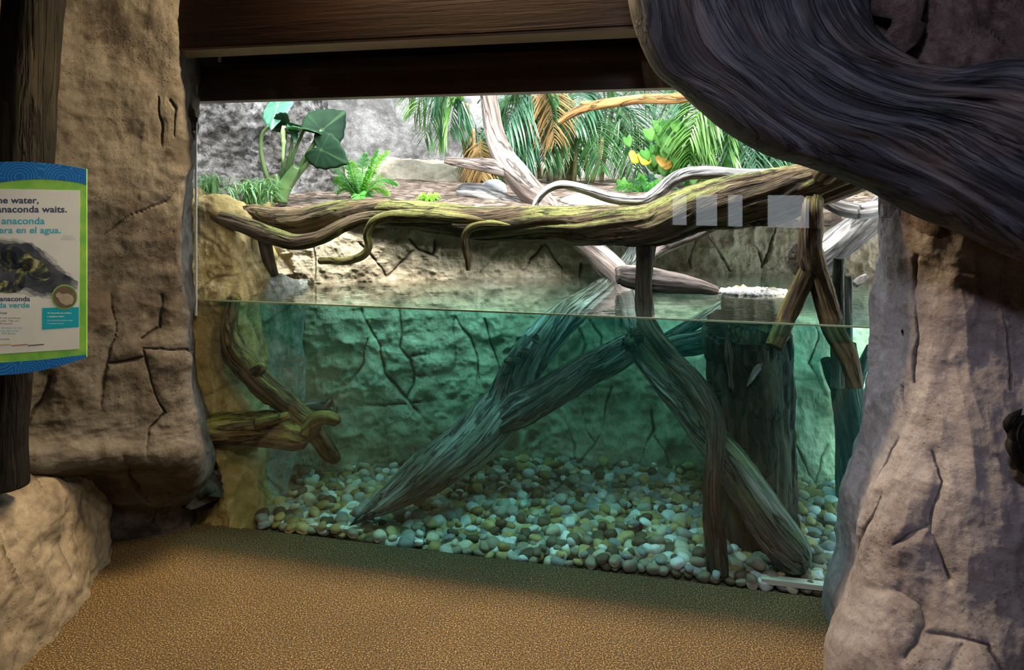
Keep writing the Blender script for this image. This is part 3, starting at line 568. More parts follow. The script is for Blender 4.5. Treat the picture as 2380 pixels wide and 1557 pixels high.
def spoly(name, pts, depth, t=.0006, mat=None, parent=sign, raw=False):
    q = [p if raw else loc2(*p) for p in pts]; n_ = len(q); V = [(a, -depth-t, b) for a, b in q]+[(a, -depth, b) for a, b in q]
    ar = sum(q[i][0]*q[(i+1) % n_][1]-q[(i+1) % n_][0]*q[i][1] for i in range(n_))
    Fc = [list(range(n_))[::(1 if ar > 0 else -1)], [i+n_ for i in range(n_)][::(-1 if ar > 0 else 1)]]
    Fc += [([i, i+n_, (i+1) % n_+n_, (i+1) % n_] if ar > 0 else [(i+1) % n_, (i+1) % n_+n_, i+n_, i]) for i in range(n_)]
    m = bpy.data.meshes.new(name); m.from_pydata(V, [], Fc); m.materials.append(mat)
    o = bpy.data.objects.new(name, m); C.objects.link(o); o.parent = parent; return o
def arc(x0, x1, y0, y1, ym, n_=24): # parabola through ends with peak ym
    return [(x0+(x1-x0)*i/n_, (y0+(y1-y0)*i/n_)+(ym-(y0+y1)/2)*(1-(2*i/n_-1)**2)) for i in range(n_+1)]
def nmat(name, a, b, scale=30, ringed=False, rough=.35):
    n = N(name); co = n.obj()
    if ringed:
        vo = n.n('TexVoronoi'); n.set(vo, 0, co); vo.inputs['Scale'].default_value = 14
        f = n.math('FRACT', n.math('MULTIPLY', vo.outputs[0], 9)); f = n.ramp(f, [(.0, 0.0), (.12, 1.0), (.3, 1.0), (.42, 0.0)]); f = n.math('ADD', n.math('MULTIPLY', f, .35), n.math('MULTIPLY', n.noise(co, 6, 3), .6))
    else: f = n.noise(co, scale, 4, .6)
    return n.done(n.bsdf(n.ramp(f, [(.3, a), (.75, b)]), rough, spec=.4))
mg = nmat('sign_green', (.10, .36, .07), (.30, .56, .10), 14); mb = nmat('sign_blue', (.008, .10, .42), (.03, .24, .62), ringed=True)
mw = nmat('sign_white', (.50, .55, .62), (.60, .64, .70), 5); mk = flat('sign_ink', (.035, .055, .14), .4); mc = flat('sign_cyan', (.05, .33, .52), .4); mcb = flat('sign_cyan_panel', (.01, .33, .50), .4)
Lx = -168
spoly('board', arc(Lx, 203, 402, 393, 376)+arc(203, Lx, 828, 850, 869), 0, .012, mg).data.materials[0] = mg
spoly('blue_band', arc(Lx, 203, 402, 393, 376)+[(203, 430)]+[(203-(203-Lx)*i/24, 430-12*math.sin(i/24*math.pi*1.6+.2)-6*(i/24)) for i in range(1, 25)], .0122, .001, mb)
spoly('blue_band', arc(203, Lx, 828, 850, 869)+[(Lx, 846), (0, 841), (100, 834), (202, 822)], .0122, .001, mb)
spoly('white_panel', [(Lx+16, 436), (188, 442), (186, 809), (Lx+16, 830)], .0123, .001, mw)
def txt(s_, x0, x1, base, mat, bold=.024, dz=.0136, shear=0):
    cu = bpy.data.curves.new('lettering', 'FONT'); cu.body = s_; cu.offset = bold; cu.extrude = 0.0; cu.shear = shear; cu.size = 1; cu.space_character = 1.02
    o = bpy.data.objects.new('tmp', cu); C.objects.link(o); bpy.context.view_layer.update()
    dg = bpy.context.evaluated_depsgraph_get(); me = bpy.data.meshes.new_from_object(o.evaluated_get(dg)); bpy.data.objects.remove(o)
    v = np.array([q.co[:] for q in me.vertices]); a, b = v[:, 0].min(), v[:, 0].max()
    u0, z0 = loc2(x0, base); u1, z1 = loc2(x1, base); k = (u1-u0)/(b-a)
    for q in me.vertices: q.co = ((u0+(q.co[0]-a)*k), -dz, z0+q.co[1]*k+(z1-z0)*(q.co[0]-a)*k/(u1-u0))
    me.materials.clear(); me.materials.append(mat); ob = bpy.data.objects.new('lettering', me); C.objects.link(ob); ob.parent = sign; return ob
txt('the water,', -12, 93, 472, mk); txt('anaconda waits.', -4, 158, 493, mk)
txt('anaconda', 7, 107, 520, mc); txt('espera en el agua.', -34, 144, 541, mc)
txt('anaconda', 3, 73, 698, mk); txt('anaconda verde', -62, 72, 713, mc); txt('murinus', -14, 20, 728, mk, .01, shear=.3)
for s_, x1, b, mt in (('snakes in the world are', 51, 739, mk), ('anacondas. They can', 47, 745.5, mk), ('500 pounds.', 33, 752, mk), ('viven familias con las', 54, 762, mc), ('anacondas del mundo.', 48, 768.5, mc), ('a 500 libras.', 40, 775, mc), ('FOR THE RIVER', 26, 788, mk)):
    txt(s_, x1-3.0*len(s_), x1, b, mt, .0)
txt('SOUTH', 148, 173, 551, nmat('sign_faint', (.34, .38, .45), (.36, .40, .47)), 0); txt('AMERICA', 143, 178, 557.5, bpy.data.materials['sign_faint'], 0)
# blotch picture of the snake
n = N('sign_picture'); co = n.obj(); f = n.noise(co, 18, 6, .65, 1.2); f2 = n.noise(co, 55, 4, .7)
M['pic'] = n.done(n.bsdf(n.ramp(n.math('ADD', n.math('MULTIPLY', f, .75), n.math('MULTIPLY', f2, .25)), [(.40, (.012, .018, .04)), (.50, (.03, .04, .05)), (.56, (.14, .16, .07)), (.62, (.36, .38, .26)), (.7, (.06, .07, .05))]), .4))
M['picdark'] = nmat('sign_picture_dark', (.02, .025, .045), (.10, .115, .15), 22)
cx, cyy = 72, 622
def blob(k0, sd):
    out = []
    for i in range(160):
        t = i/160*2*math.pi; rx = 112 if math.cos(t) > 0 else 205; k = k0*(1+.05*math.sin(5*t+sd)+.04*math.sin(11*t+sd*2)+.025*math.sin(29*t+sd)+.02*math.sin(53*t))
        out.append((min(max(cx+rx*math.cos(t)*k, Lx+20), 184), cyy+rx*math.cos(t)*(.36 if math.cos(t) > 0 else .12)*k+(60+8*math.sin(2*t))*math.sin(t)*k*(1 if math.cos(t) < 0 else 1-.45*math.cos(t))))
    return out
spoly('snake_picture', blob(1.04, 1), .0133, .0001, nmat('sign_haze', (.30, .34, .40), (.46, .50, .56), 26)); spoly('snake_picture', blob(.97, 2.2), .0134, .0001, nmat('sign_haze_mid', (.10, .12, .16), (.26, .29, .34), 26)); spoly('snake_picture', blob(.86, 3), .0135, .0002, M['picdark'])
for x, y, rx, ry, rot in ((45, 600, 44, 24, .5), (85, 625, 38, 22, .5), (50, 640, 12, 30, -.2), (22, 605, 22, 26, .2), (15, 665, 40, 14, .1)):
    spoly('snake_coil', [(x+math.cos(t)*rx*math.cos(rot)-math.sin(t)*ry*math.sin(rot), y+math.cos(t)*rx*math.sin(rot)+math.sin(t)*ry*math.cos(rot)) for t in np.linspace(0, 2*math.pi, 28)[:-1]], .0138, .0003, M['pic'])
spoly('cyan_panel', [(101, 714), (186, 712), (186, 758), (101, 764)], .0136, .0003, mcb)
spoly('inset_ring', [(153+30*math.cos(t), 689+29*math.sin(t)) for t in np.linspace(0, 2*math.pi, 40)[:-1]], .0142, .0003, mg)
spoly('inset_picture', [(153+27*math.cos(t), 689+26.5*math.sin(t)) for t in np.linspace(0, 2*math.pi, 40)[:-1]], .0146, .0003, nmat('inset_brown', (.09, .075, .06), (.18, .15, .12)))
spoly('inset_animal', [(133, 681), (140, 677), (147, 682), (160, 680), (171, 686), (176, 695), (170, 705), (155, 708), (143, 701), (138, 690), (133, 688)], .0151, .0002, nmat('inset_pale', (.26, .24, .19), (.42, .39, .33)))
mwt = flat('sign_lettering_white', (.62, .70, .74), .4)
for s_, x0, x1, b, bo in (('An anaconda can swallow', 113, 169, 727, .03), ('a capybara whole.', 113, 153, 735, .03), ('Una anaconda puede tragar', 113, 172, 744, 0), ('un capibara entero.', 113, 152, 751, 0)): txt(s_, x0, x1, b, mwt, bo, .0142)
for x0, x1, c in ((-60, 30, (.45, .35, .12)), (30, 68, (.35, .10, .08)), (68, 105, (.04, .04, .06))): spoly('colour_bar', [(x0, 800), (x1, 797), (x1, 799), (x0, 802)], .0138, .0003, flat('bar', c))

# ------------------------------------------------------------------ driftwood
def thing1(name, parts, mat, label, cat, group=None):
    V, Fc, G = join(parts); return tag(mesh(name, V, Fc, mat, grain=G), label, cat, group)
def part(name, parts, mat, parent, label=None):
    V, Fc, G = join(parts); o = mesh(name, V, Fc, mat, parent, grain=G)
    if label: o['label'] = label
    return o
ml = empty('mossy_log', P(1500, 740, 3.2), 'long mossy brown log spanning the whole pool just above the water', 'log')
part('trunk', [PT([(800, 494, 26, 3.42), (870, 492, 27, 3.4), (940, 498, 28, 3.38), (1000, 505, 32, 3.36), (1100, 514, 35, 3.33), (1200, 521, 37, 3.3), (1350, 524, 41, 3.25), (1500, 518, 46, 3.2), (1600, 494, 50, 3.13), (1700, 474, 58, 3.07), (1800, 456, 61, 3.0), (1900, 428, 52, 2.95), (2000, 398, 45, 2.9), (2120, 360, 42, 2.84)], seed=21, n=84, step=.007, groove=.22, knob=.10, gk=2.0, twist=.7, gs=.9, ends=('taper', 'cut')),
               PT([(552, 489, 8, 3.46), (590, 492, 18, 3.46), (640, 510, 26, 3.45), (700, 514, 31, 3.44), (760, 507, 34, 3.43), (820, 496, 31, 3.42), (900, 485, 21, 3.40), (1000, 489, 18, 3.37), (1100, 497, 16, 3.34), (1200, 503, 14, 3.30)], seed=22, n=64, step=.007, groove=.22, knob=.1, gs=1, ends=('round', 'taper'))], M['log'], ml)
part('limb', [PT([(485, 496, 9, 3.22), (520, 503, 16, 3.24), (575, 524, 17, 3.28), (640, 549, 18, 3.32), (692, 562, 17, 3.34), (745, 550, 16, 3.35), (800, 523, 15, 3.34), (850, 508, 15, 3.33), (900, 508, 16, 3.31), (960, 511, 17, 3.29), (1050, 520, 18, 3.25)], seed=23, n=48, step=.006, groove=.2, knob=.12, ends=('round', 'taper'))], M['log'], ml, 'lower limb bending down at the left end')
part('root', [PT([(1130, 512, 10, 3.20), (1040, 504, 13, 3.22), (960, 500, 15, 3.22), (900, 504, 13, 3.22), (868, 517, 11, 3.22), (853, 545, 9, 3.22), (857, 572, 9, 3.22), (843, 594, 9.5, 3.22), (805, 607, 8.5, 3.22), (765, 606, 8, 3.22), (738, 606, 8, 3.22)], seed=24, n=28, step=.006, ends=('taper', 'round'))], M['logroot'], ml, 'thin mossy root curling down and to the left')
part('root', [PT([(1190, 524, 10, 3.22), (1130, 521, 11, 3.21), (1095, 529, 10, 3.2), (1080, 550, 9, 3.2), (1082, 580, 8, 3.2), (1088, 605, 7.5, 3.2), (1088, 628, 5, 3.2)], seed=25, n=28, step=.006, ends=('taper', 'cut'))], M['logroot'], ml, 'short stub root hanging straight down')
part('branch', [PT([(1900, 404, 20, 3.05), (1850, 410, 21, 3.1), (1790, 411, 19, 3.13), (1720, 409, 17, 3.17), (1650, 402, 15, 3.2), (1595, 405, 15, 3.23), (1560, 422, 15, 3.25), (1525, 450, 14, 3.27), (1490, 467, 12, 3.28), (1430, 461, 12, 3.3), (1370, 442, 12, 3.32), (1310, 429, 10, 3.34), (1273, 440, 9, 3.35), (1250, 464, 7.5, 3.36), (1241, 482, 6, 3.36)], seed=26, n=36, step=.006, groove=.12)], M['grey'], ml, 'grey wavy branch arching above the log')
part('leg', [PT([(1503, 535, 26, 3.2), (1501, 575, 22, 3.2), (1500, 620, 20, 3.2), (1497, 660, 19, 3.2), (1498, 700, 20, 3.2), (1505, 745, 20, 3.16), (1530, 790, 21, 3.12), (1570, 840, 21, 3.08), (1615, 885, 22, 2.98), (1643, 930, 24, 2.91), (1662, 985, 22, 2.85), (1664, 1050, 20, 2.80), (1656, 1120, 22, 2.78), (1656, 1180, 20, 2.77), (1664, 1250, 22, 2.76), (1672, 1330, 24, 2.74)], seed=27, n=40, step=.008, groove=.14, knob=.2)], M['darkleg'], ml, 'dark wet leg reaching down through the water')
part('leg', [PT([(612, 530, 16, 3.36), (618, 570, 14, 3.36), (626, 605, 13, 3.36), (640, 640, 8, 3.38)], seed=28, n=24)], M['darkleg'], ml, 'short dark leg at the left end')
fl = part('forked_leg', [PT([(1950, 372, 28, 2.86), (1918, 400, 26, 2.86), (1895, 435, 22, 3.4), (1887, 480, 22, 2.84), (1886, 530, 24, 2.83), (1882, 575, 25, 2.82), (1890, 625, 29, 2.81), (1893, 660, 18, 2.80)], seed=29, n=44, step=.006, groove=.2, gs=1, ends=('cut', 'round')),
     PT([(1890, 600, 18, 2.82), (1872, 645, 20, 2.81), (1848, 695, 20, 2.8), (1830, 733, 19, 2.79), (1815, 770, 19, 2.76), (1800, 808, 19, 2.74)], seed=30, n=36, step=.006, groove=.2), PT([(1893, 600, 18, 2.81), (1908, 660, 22, 2.79), (1922, 715, 23, 2.77), (1938, 765, 24, 2.75), (1962, 808, 23, 2.73), (1978, 850, 20, 2.71), (1987, 898, 18, 2.70)], seed=31, n=36, step=.006, groove=.2, knob=.2)], M['legwood'], ml, 'brown forked leg standing in the water at right')

pt = empty('bleached_tree', P(1440, 640, 3.86), 'pale pinkish bleached tree leaning behind the mossy log', 'tree')
part('trunk', [PT([(1118, 130, 16, 4.25), (1130, 205, 18, 4.2), (1140, 260, 20, 4.15), (1152, 320, 23, 4.1), (1170, 368, 26, 4.05), (1205, 415, 29, 4.0), (1245, 455, 27, 3.95), (1290, 498, 24, 3.88), (1335, 540, 24, 3.85), (1385, 590, 27, 3.84), (1430, 635, 30, 3.83), (1455, 680, 26, 3.8), (1468, 740, 20, 3.7), (1478, 790, 14, 3.55), (1478, 805, 12, 3.5)], seed=41, n=48, step=.01, groove=.13, knob=.06, gs=.8)], M['pale'], pt)
part('limb', [PT([(1215, 425, 18, 3.98), (1185, 403, 19, 4.0), (1150, 391, 18, 4.02), (1110, 383, 15, 4.04), (1065, 377, 11, 4.06), (1035, 372, 8, 4.08)], seed=42, n=32, step=.01, ends=('taper', 'cut'))], M['pale'], pt)

yl = empty('forked_log', P(860, 1215, 3.08), 'large grey green forked log slanting up from the pebbles underwater', 'log')
part('trunk', [PT([(812, 1222, 8, 3.06), (850, 1195, 26, 3.08), (900, 1163, 42, 3.12), (980, 1110, 47, 3.2), (1060, 1058, 50, 3.28), (1120, 1010, 54, 3.36), (1165, 955, 50, 3.43), (1195, 890, 43, 3.5), (1232, 830, 41, 3.58), (1275, 778, 37, 3.66), (1320, 732, 34, 3.73), (1375, 690, 28, 3.79), (1425, 655, 26, 3.84), (1465, 610, 24, 3.86), (1487, 565, 20, 3.87), (1497, 520, 18, 3.88)], seed=44, n=72, step=.008, groove=.17, knob=.09, gs=.7, ends=('taper', 'cut'))], M['ylog'], yl)
part('branch', [PT([(1060, 1045, 30, 3.25), (1120, 1008, 42, 3.3), (1180, 968, 42, 3.36), (1250, 930, 38, 3.38), (1330, 885, 36, 3.4), (1400, 845, 34, 3.4), (1460, 810, 31, 3.38), (1490, 795, 28, 3.36)], seed=45, n=60, step=.008, groove=.18, knob=.07, gs=.7, ends=('taper', 'round'))], M['ylog'], yl)
part('burl', [tube([P(a, b, 3.5), P(a+c, b+d, 3.46), P(a+c*1.8, b+d*1.2, 3.44)], [.012, .02, .012], seed=50+i, knob=.6, groove=.4, step=.004, n=16, ends=('round', 'round')) for i, (a, b, c, d) in enumerate(((1215, 845, -12, -10), (1210, 870, -18, 6), (1228, 828, -8, -14), (1200, 850, -16, -10), (1180, 885, -14, 14), (1205, 835, 6, -16), (1190, 870, -12, 4), (1250, 795, -8, -8)))], M['ylog'], yl, 'knobbly bark burl on the side')
thing1('diagonal_log', [PT([(1462, 778, 14, 3.3), (1480, 800, 24, 3.27), (1520, 850, 29, 3.2), (1575, 915, 31, 3.09), (1630, 990, 35, 2.97), (1690, 1075, 39, 2.86), (1745, 1150, 43, 2.795), (1800, 1225, 46, 2.745), (1845, 1285, 42, 2.71), (1872, 1325, 26, 2.69)], seed=46, n=64, step=.008, groove=.22, knob=.08, gs=.7, ends=('round', 'round')),
     tube([P(1478, 800, 3.26), P(1465, 790, 3.22), P(1458, 800, 3.2)], [.03, .035, .02], seed=47, knob=.7, groove=.4, step=.004, ends=('round', 'round')), tube([P(1488, 790, 3.26), P(1480, 778, 3.22), P(1470, 775, 3.2)], [.02, .03, .02], seed=48, knob=.7, groove=.4, step=.004, ends=('round', 'round'))],
     M['dlog'], 'dark grooved log leaning diagonally against the black stump underwater', 'log')
thing1('submerged_log', [PT([(1500, 835, 22, 3.56), (1560, 806, 25, 3.56), (1620, 797, 26, 3.56), (1690, 785, 26, 3.56), (1760, 775, 24, 3.56)], seed=49, n=40, step=.01, groove=.15)], M['ylog'], 'grey horizontal log underwater passing behind the black stump', 'log')
thing1('sunken_branch', [PT([(1540, 790, 10, 3.62), (1590, 765, 14, 3.62), (1640, 735, 14, 3.62), (1700, 700, 13, 3.7)], seed=491, n=24, step=.01)], M['ylog'], 'thin sunken branch just above the grey horizontal log', 'branch')
st = empty('tree_stump', (1.04, 3.0, .0), 'thick black tree stump standing in the pool at right', 'tree stump')
sp_ = [np.array(((1748-1190)*3.04/F, 3.04, -.06)), np.array(((1748-1190)*3.04/F, 3.04, .25)), np.array(((1746-1190)*3.03/F, 3.03, .5)), np.array(((1742-1190)*3.02/F, 3.02, .75)), np.array(((1740-1190)*3.0/F, 3.0, .90)), np.array(((1740-1190)*2.99/F, 2.99, .945))]
part('trunk', [tube(sp_, [.185, .176, .172, .172, .182, .17], seed=61, n=120, step=.008, groove=.16, knob=.08, gk=3.2, twist=.1, gs=1.4)], M['stump'], st)
part('bark_streak', [tube([P(1840, 780, 2.9), P(1812, 790, 2.86), P(1770, 840, 2.83), P(1735, 900, 2.815)], [.010, .022, .018, .006], seed=62, n=20, step=.006, groove=.3, knob=.4, ends=('taper', 'taper'))], M['ylog'], st, 'pale bark ridge across the stump top')
part('knot', [tube([P(1690, 770, 2.82), P(1694, 820, 2.81), P(1697, 870, 2.815), P(1700, 905, 2.82)], [.03, .024, .012, .016], seed=621, n=24, step=.006, groove=.25, knob=.3, flat=.7, ends=('taper', 'round'))], M['darkleg'], st, 'brown knotty streak near the top')
rk = [np.array((1.20, 3.42, z)) for z in (-.05, .3, .6, .9, 1.0, 1.018)]
V, Fc, G = tube(rk, [.20, .17, .16, .17, .17, .15], seed=620, n=60, step=.015, groove=.1, knob=.25); tag(mesh('sunken_rock', V, Fc, M['poolrock'], attrs={'crack': np.zeros(len(V))}), 'flat topped rock just breaking the water behind the black stump', 'rock')
rngs = np.random.RandomState(3)
# bleached rubble on the stump top
ic = None
def ico(sub=1):
    t = (1+5**.5)/2; V = [(-1, t, 0), (1, t, 0), (-1, -t, 0), (1, -t, 0), (0, -1, t), (0, 1, t), (0, -1, -t), (0, 1, -t), (t, 0, -1), (t, 0, 1), (-t, 0, -1), (-t, 0, 1)]
    Fc = [(0, 11, 5), (0, 5, 1), (0, 1, 7), (0, 7, 10), (0, 10, 11), (1, 5, 9), (5, 11, 4), (11, 10, 2), (10, 7, 6), (7, 1, 8), (3, 9, 4), (3, 4, 2), (3, 2, 6), (3, 6, 8), (3, 8, 9), (4, 9, 5), (2, 4, 11), (6, 2, 10), (8, 6, 7), (9, 8, 1)]
    V = [np.array(v)/np.linalg.norm(v) for v in V]
    for _ in range(sub):
        mid_ = {}; nf = []
        def mp(a, b):
            k = (min(a, b), max(a, b))
            if k not in mid_: v = V[a]+V[b]; V.append(v/np.linalg.norm(v)); mid_[k] = len(V)-1
            return mid_[k]
        for a, b, c in Fc:
            ab, bc, ca_ = mp(a, b), mp(b, c), mp(c, a); nf += [(a, ab, ca_), (b, bc, ab), (c, ca_, bc), (ab, bc, ca_)]
        Fc = nf
    return np.array(V), np.array(Fc)
I1, I2, I3 = ico(1), ico(2), ico(3)
def pebble(base, rs, size, sq=.6):
    V, Fc = base; o = rs.rand(3)*50; k = 1+.22*fbm(V*1.0+o, 2)[:, None]+.05*vn(V*3+o)[:, None]
    V = V*k; V = np.sign(V)*np.abs(V)**.86
    return V*np.array((1, .72+.3*rs.rand(), sq*(.8+.45*rs.rand())))*size, Fc
def rotm(rs, tilt=.5):
    a, b, c = rs.rand()*6.283, (rs.rand()-.5)*2*tilt, (rs.rand()-.5)*2*tilt
    Z = np.array(((math.cos(a), -math.sin(a), 0), (math.sin(a), math.cos(a), 0), (0, 0, 1))); Y_ = np.array(((math.cos(b), 0, math.sin(b)), (0, 1, 0), (-math.sin(b), 0, math.cos(b)))); X_ = np.array(((1, 0, 0), (0, math.cos(c), -math.sin(c)), (0, math.sin(c), math.cos(c))))
    return Z@Y_@X_
parts_ = []
for i in range(260):
    v, f = pebble(I1, rngs, .006+.010*rngs.rand()); a = rngs.rand()*6.283; r_ = .19*math.sqrt(rngs.rand()); v = v@rotm(rngs).T+np.array((1.20+.95*r_*math.cos(a), 3.40+.6*r_*math.sin(a), 1.022+.014*rngs.rand()*(1-r_/.2)))
    parts_.append((v, f.tolist(), v))
V, Fc, _ = join(parts_); tag(mesh('white_gravel', V, Fc, M['white_stone'], attrs={'crack': np.zeros(len(V))}), 'white gravel scattered over the flat rock at the water surface', 'gravel', kind='stuff')
thing1('floating_log', [PT([(1434, 640, 17, 3.5), (1450, 638, 22, 3.5), (1500, 645, 27, 3.48), (1560, 655, 24, 3.45), (1620, 667, 17, 3.42), (1672, 679, 9, 3.39)], seed=63, n=48, step=.007, groove=.2, ends=('cut', 'round'))], M['pale'], 'half sunken pale log floating behind the dark leg', 'log')
thing1('dark_branch', [PT([(1500, 600, 12, 3.8), (1545, 575, 13, 3.75), (1600, 552, 12, 3.6), (1660, 525, 12, 3.5)], seed=64, n=24, step=.01)], M['pale'], 'thin dark branch leaning from the log fork up under the mossy log', 'branch')
thing1('fallen_log', [PT([(1068, 446, 13, 4.15), (1085, 448, 18, 4.12), (1130, 458, 19, 4.08), (1180, 474, 17, 4.02), (1240, 492, 14, 3.98)], seed=65, n=40, step=.008, groove=.28, knob=.15)], M['grey'], 'short split grey log lying at the planter edge behind the mossy log', 'log')
v, f = pebble(I3, rngs, .085, .8); v = v*np.array((1, 1, 1.0))+P(1148, 443, 4.3); o = mesh('grey_boulder', v, f, M['grey_stone'], attrs={'crack': np.zeros(len(v))}); tag(o, 'smooth grey boulder beside the split grey log', 'boulder')
# white lip stones
for (x, y, rx, lab) in ((1205, 487, .10, 'small white stone on the planter lip left of the wide stone'), (1400, 490, .28, 'wide white rounded stone on the planter lip behind the mossy log')):
    v, f = pebble(I3, rngs, rx, .35); v = v*np.array((1, .45, 1))+P(x, y+2, 3.99)
    tag(mesh('white_boulder', v, f, M['white_stone'], attrs={'crack': np.zeros(len(v))}), lab, 'boulder')
thing1('orange_branch', [PT([(1298, 285, 7, 3.6), (1330, 265, 9, 3.58), (1375, 248, 11, 3.55), (1440, 238, 11, 3.5), (1500, 231, 11, 3.45), (1560, 230, 12, 3.4), (1605, 220, 14, 3.35), (1680, 190, 16, 3.3), (1800, 150, 18, 3.2)], seed=66, n=28, step=.008),
     PT([(1385, 244, 8, 3.55), (1365, 241, 7, 3.56), (1350, 239, 5, 3.57)], seed=67, n=20, step=.006)], M['orange'], 'thin orange brown branch crossing in front of the palm fronds', 'branch')
thing1('grey_limb', [PT([(1915, 468, 12, 3.3), (1950, 482, 16, 3.3), (1990, 490, 17, 3.3), (2040, 484, 17, 3.3), (2100, 470, 17, 3.3)], seed=68, n=36, step=.008)], M['grey'], 'upper grey limb curving beside the rock column', 'branch')
thing1('grey_leaning_log', [PT([(1868, 625, 34, 3.5), (1895, 605, 34, 3.5), (1950, 565, 33, 3.5), (2010, 520, 32, 3.5), (2080, 465, 31, 3.5)], seed=69, n=44, step=.008, groove=.15)], M['grey'], 'thick grey leaning log behind the forked leg', 'log')
thing1('cut_log', [PT([(1862, 600, 30, 3.42), (1868, 606, 42, 3.48), (1885, 615, 42, 3.6), (1900, 622, 40, 3.75)], seed=70, n=40, step=.01, groove=.05)], M['darkleg'], 'dark round cut log end behind the forked leg', 'log')
thing1('pole_stump', [PT([(1951, 600, 12, 3.05), (1949, 640, 12, 3.05), (1948, 700, 13, 3.05), (1948, 760, 14, 3.05), (1945, 900, 14, 3.05)], seed=71, n=28, step=.008)], M['dlog'], 'upright hollow-topped stake rising from the water beside the column', 'stake')
thing1('pole_stump', [PT([(1971, 642, 9, 3.1), (1971, 700, 9, 3.1), (1972, 790, 9, 3.1)], seed=72, n=20, step=.008)], M['dlog'], 'shorter thin stake just right of the hollow-topped stake', 'stake')
thing1('sunken_snag', [PT([(1985, 662, 8, 3.3), (2000, 650, 9, 3.3), (2015, 640, 5, 3.3)], seed=73, n=20, step=.008)], M['grey'], 'small grey snag poking out of the water by the column', 'branch')
thing1('sunken_snag', [PT([(1985, 1200, 38, 3.3), (1985, 1080, 36, 3.3), (1980, 980, 36, 3.3), (1968, 880, 32, 3.3), (1960, 800, 26, 3.3)], seed=74, n=48, step=.012, groove=.15), PT([(1965, 930, 22, 3.3), (1935, 880, 15, 3.3), (1918, 835, 11, 3.3)], seed=75, n=24, step=.012), PT([(1985, 900, 16, 3.3), (2005, 850, 12, 3.3), (2025, 805, 9, 3.3)], seed=76, n=24, step=.012)], M['dlog'], 'hazy upright forked trunk underwater beside the rock column', 'tree trunk')
# mossy branches at the left underwater
mbn = empty('mossy_branch', P(640, 1035, 3.25), 'yellow mossy forked branch underwater against the left rock', 'branch')
part('limb', [PT([(548, 690, 12, 3.20), (538, 730, 15, 3.19), (531, 775, 19, 3.18), (545, 825, 24, 3.18), (590, 868, 25, 3.19), (640, 915, 25, 3.2), (685, 962, 27, 3.22), (720, 990, 27, 3.24), (745, 1020, 22, 3.26), (765, 1050, 19, 3.28), (786, 1073, 11, 3.3)], seed=81, n=44, step=.007, groove=.12, knob=.15, lump=.3, ends=('cut', 'round'))], M['mossbranch'], mbn)
part('branch', [PT([(478, 1000, 28, 3.16), (510, 998, 33, 3.17), (570, 999, 34, 3.18), (640, 1003, 36, 3.19), (690, 1012, 32, 3.2), (716, 1018, 22, 3.21)], seed=82, n=48, step=.007, groove=.25, knob=.1), PT([(600, 985, 16, 3.14), (640, 975, 13, 3.13), (672, 966, 8, 3.12)], seed=83, n=24, step=.006)], M['mossbranch'], mbn)
part('stub', [PT([(715, 1000, 22, 3.2), (735, 975, 17, 3.19), (760, 970, 14, 3.18), (780, 977, 13, 3.17), (791, 982, 8, 3.17)], seed=84, n=28, step=.005, lump=.3, ends=('cut', 'round'))], M['mossbranch'], mbn)
part('stub', [PT([(590, 865, 14, 3.17), (603, 858, 13, 3.15), (616, 852, 8, 3.13)], seed=85, n=24, step=.004, lump=.5, ends=('cut', 'round'))], M['mossbranch'], mbn)
thing1('sunken_grey_branch', [PT([(600, 965, 14, 3.42), (660, 955, 16, 3.42), (720, 948, 14, 3.42), (775, 945, 9, 3.42)], seed=86, n=28, step=.006, groove=.2), PT([(760, 946, 9, 3.42), (766, 935, 8, 3.4), (770, 928, 6, 3.4)], seed=87, n=20, step=.005), PT([(765, 950, 8, 3.4), (778, 962, 7, 3.4), (782, 945, 4, 3.4)], seed=88, n=20, step=.005)], M['ylog'], 'short grey snag behind the yellow mossy branch underwater', 'branch')
# cream strips lying along the glass
V, Fc = box(gp(-1.0, -.075, .012), UR*.31, NV*.03, (0, 0, .012)); tag(mesh('cream_strip', V, Fc, M['strip'], smooth=False), 'thin cream strip on the pebbles at the left foot of the glass', 'strip')
V, Fc = box(gp(.98, -.06, .012), UR*.26, NV*.035, (0, 0, .02)); tag(mesh('cream_strip', V, Fc, M['strip'], smooth=False), 'thin cream strip below the black stump at the glass', 'strip')

# ------------------------------------------------------------------ pebbles
rs = np.random.RandomState(11); pts = []
sp0 = .047
for iy in range(60):
    for ix in range(90):
        x = -1.55+ix*sp0+(iy % 2)*sp0*.5+(rs.rand()-.5)*.022; d = .03+iy*sp0*.72+(rs.rand()-.5)*.018; y = yg(x)+.02+d
        bw = np.interp((x/y)*F+1190, cols, Yb)
        if y > bw+.03: continue
        pxx = x/y*F+1190
        if pxx < 560 or pxx > 2120: continue
        if pxx < 690 and y > 3.5-(690-pxx)*.0035: continue
        pts.append((x, y, d, pxx))
for ix in range(42): # a loose second layer piled at the back and sides
    pass
pts = [p+(0,) for p in pts]
extra = []
for (x, y, d, pxx, l) in pts:
    if rs.rand() < .34: extra.append((x+(rs.rand()-.5)*.03, y+(rs.rand()-.5)*.03, d, pxx, 1))
pts += extra
def inframe(p): return 590 < p[3] < 1960-0
vis = [p for p in pts if inframe(p)]; vis.sort(key=lambda p: p[1]*(1 if p[4] else 1.02)); near = set(id(p) for p in vis[:300])
protos = []
for k in range(30):
    v, f = pebble(I2, rs, 1.0); m = bpy.data.meshes.new('pebble'); m.from_pydata(v.tolist(), [], f.tolist()); m.polygons.foreach_set('use_smooth', [True]*len(m.polygons)); m.materials.append(M['pebble'])
    a = m.attributes.new('peb', 'FLOAT', 'POINT'); a.data.foreach_set('value', np.full(len(v), rs.rand(), np.float32)); protos.append(m)
rest = []; attr_ = []; first = None
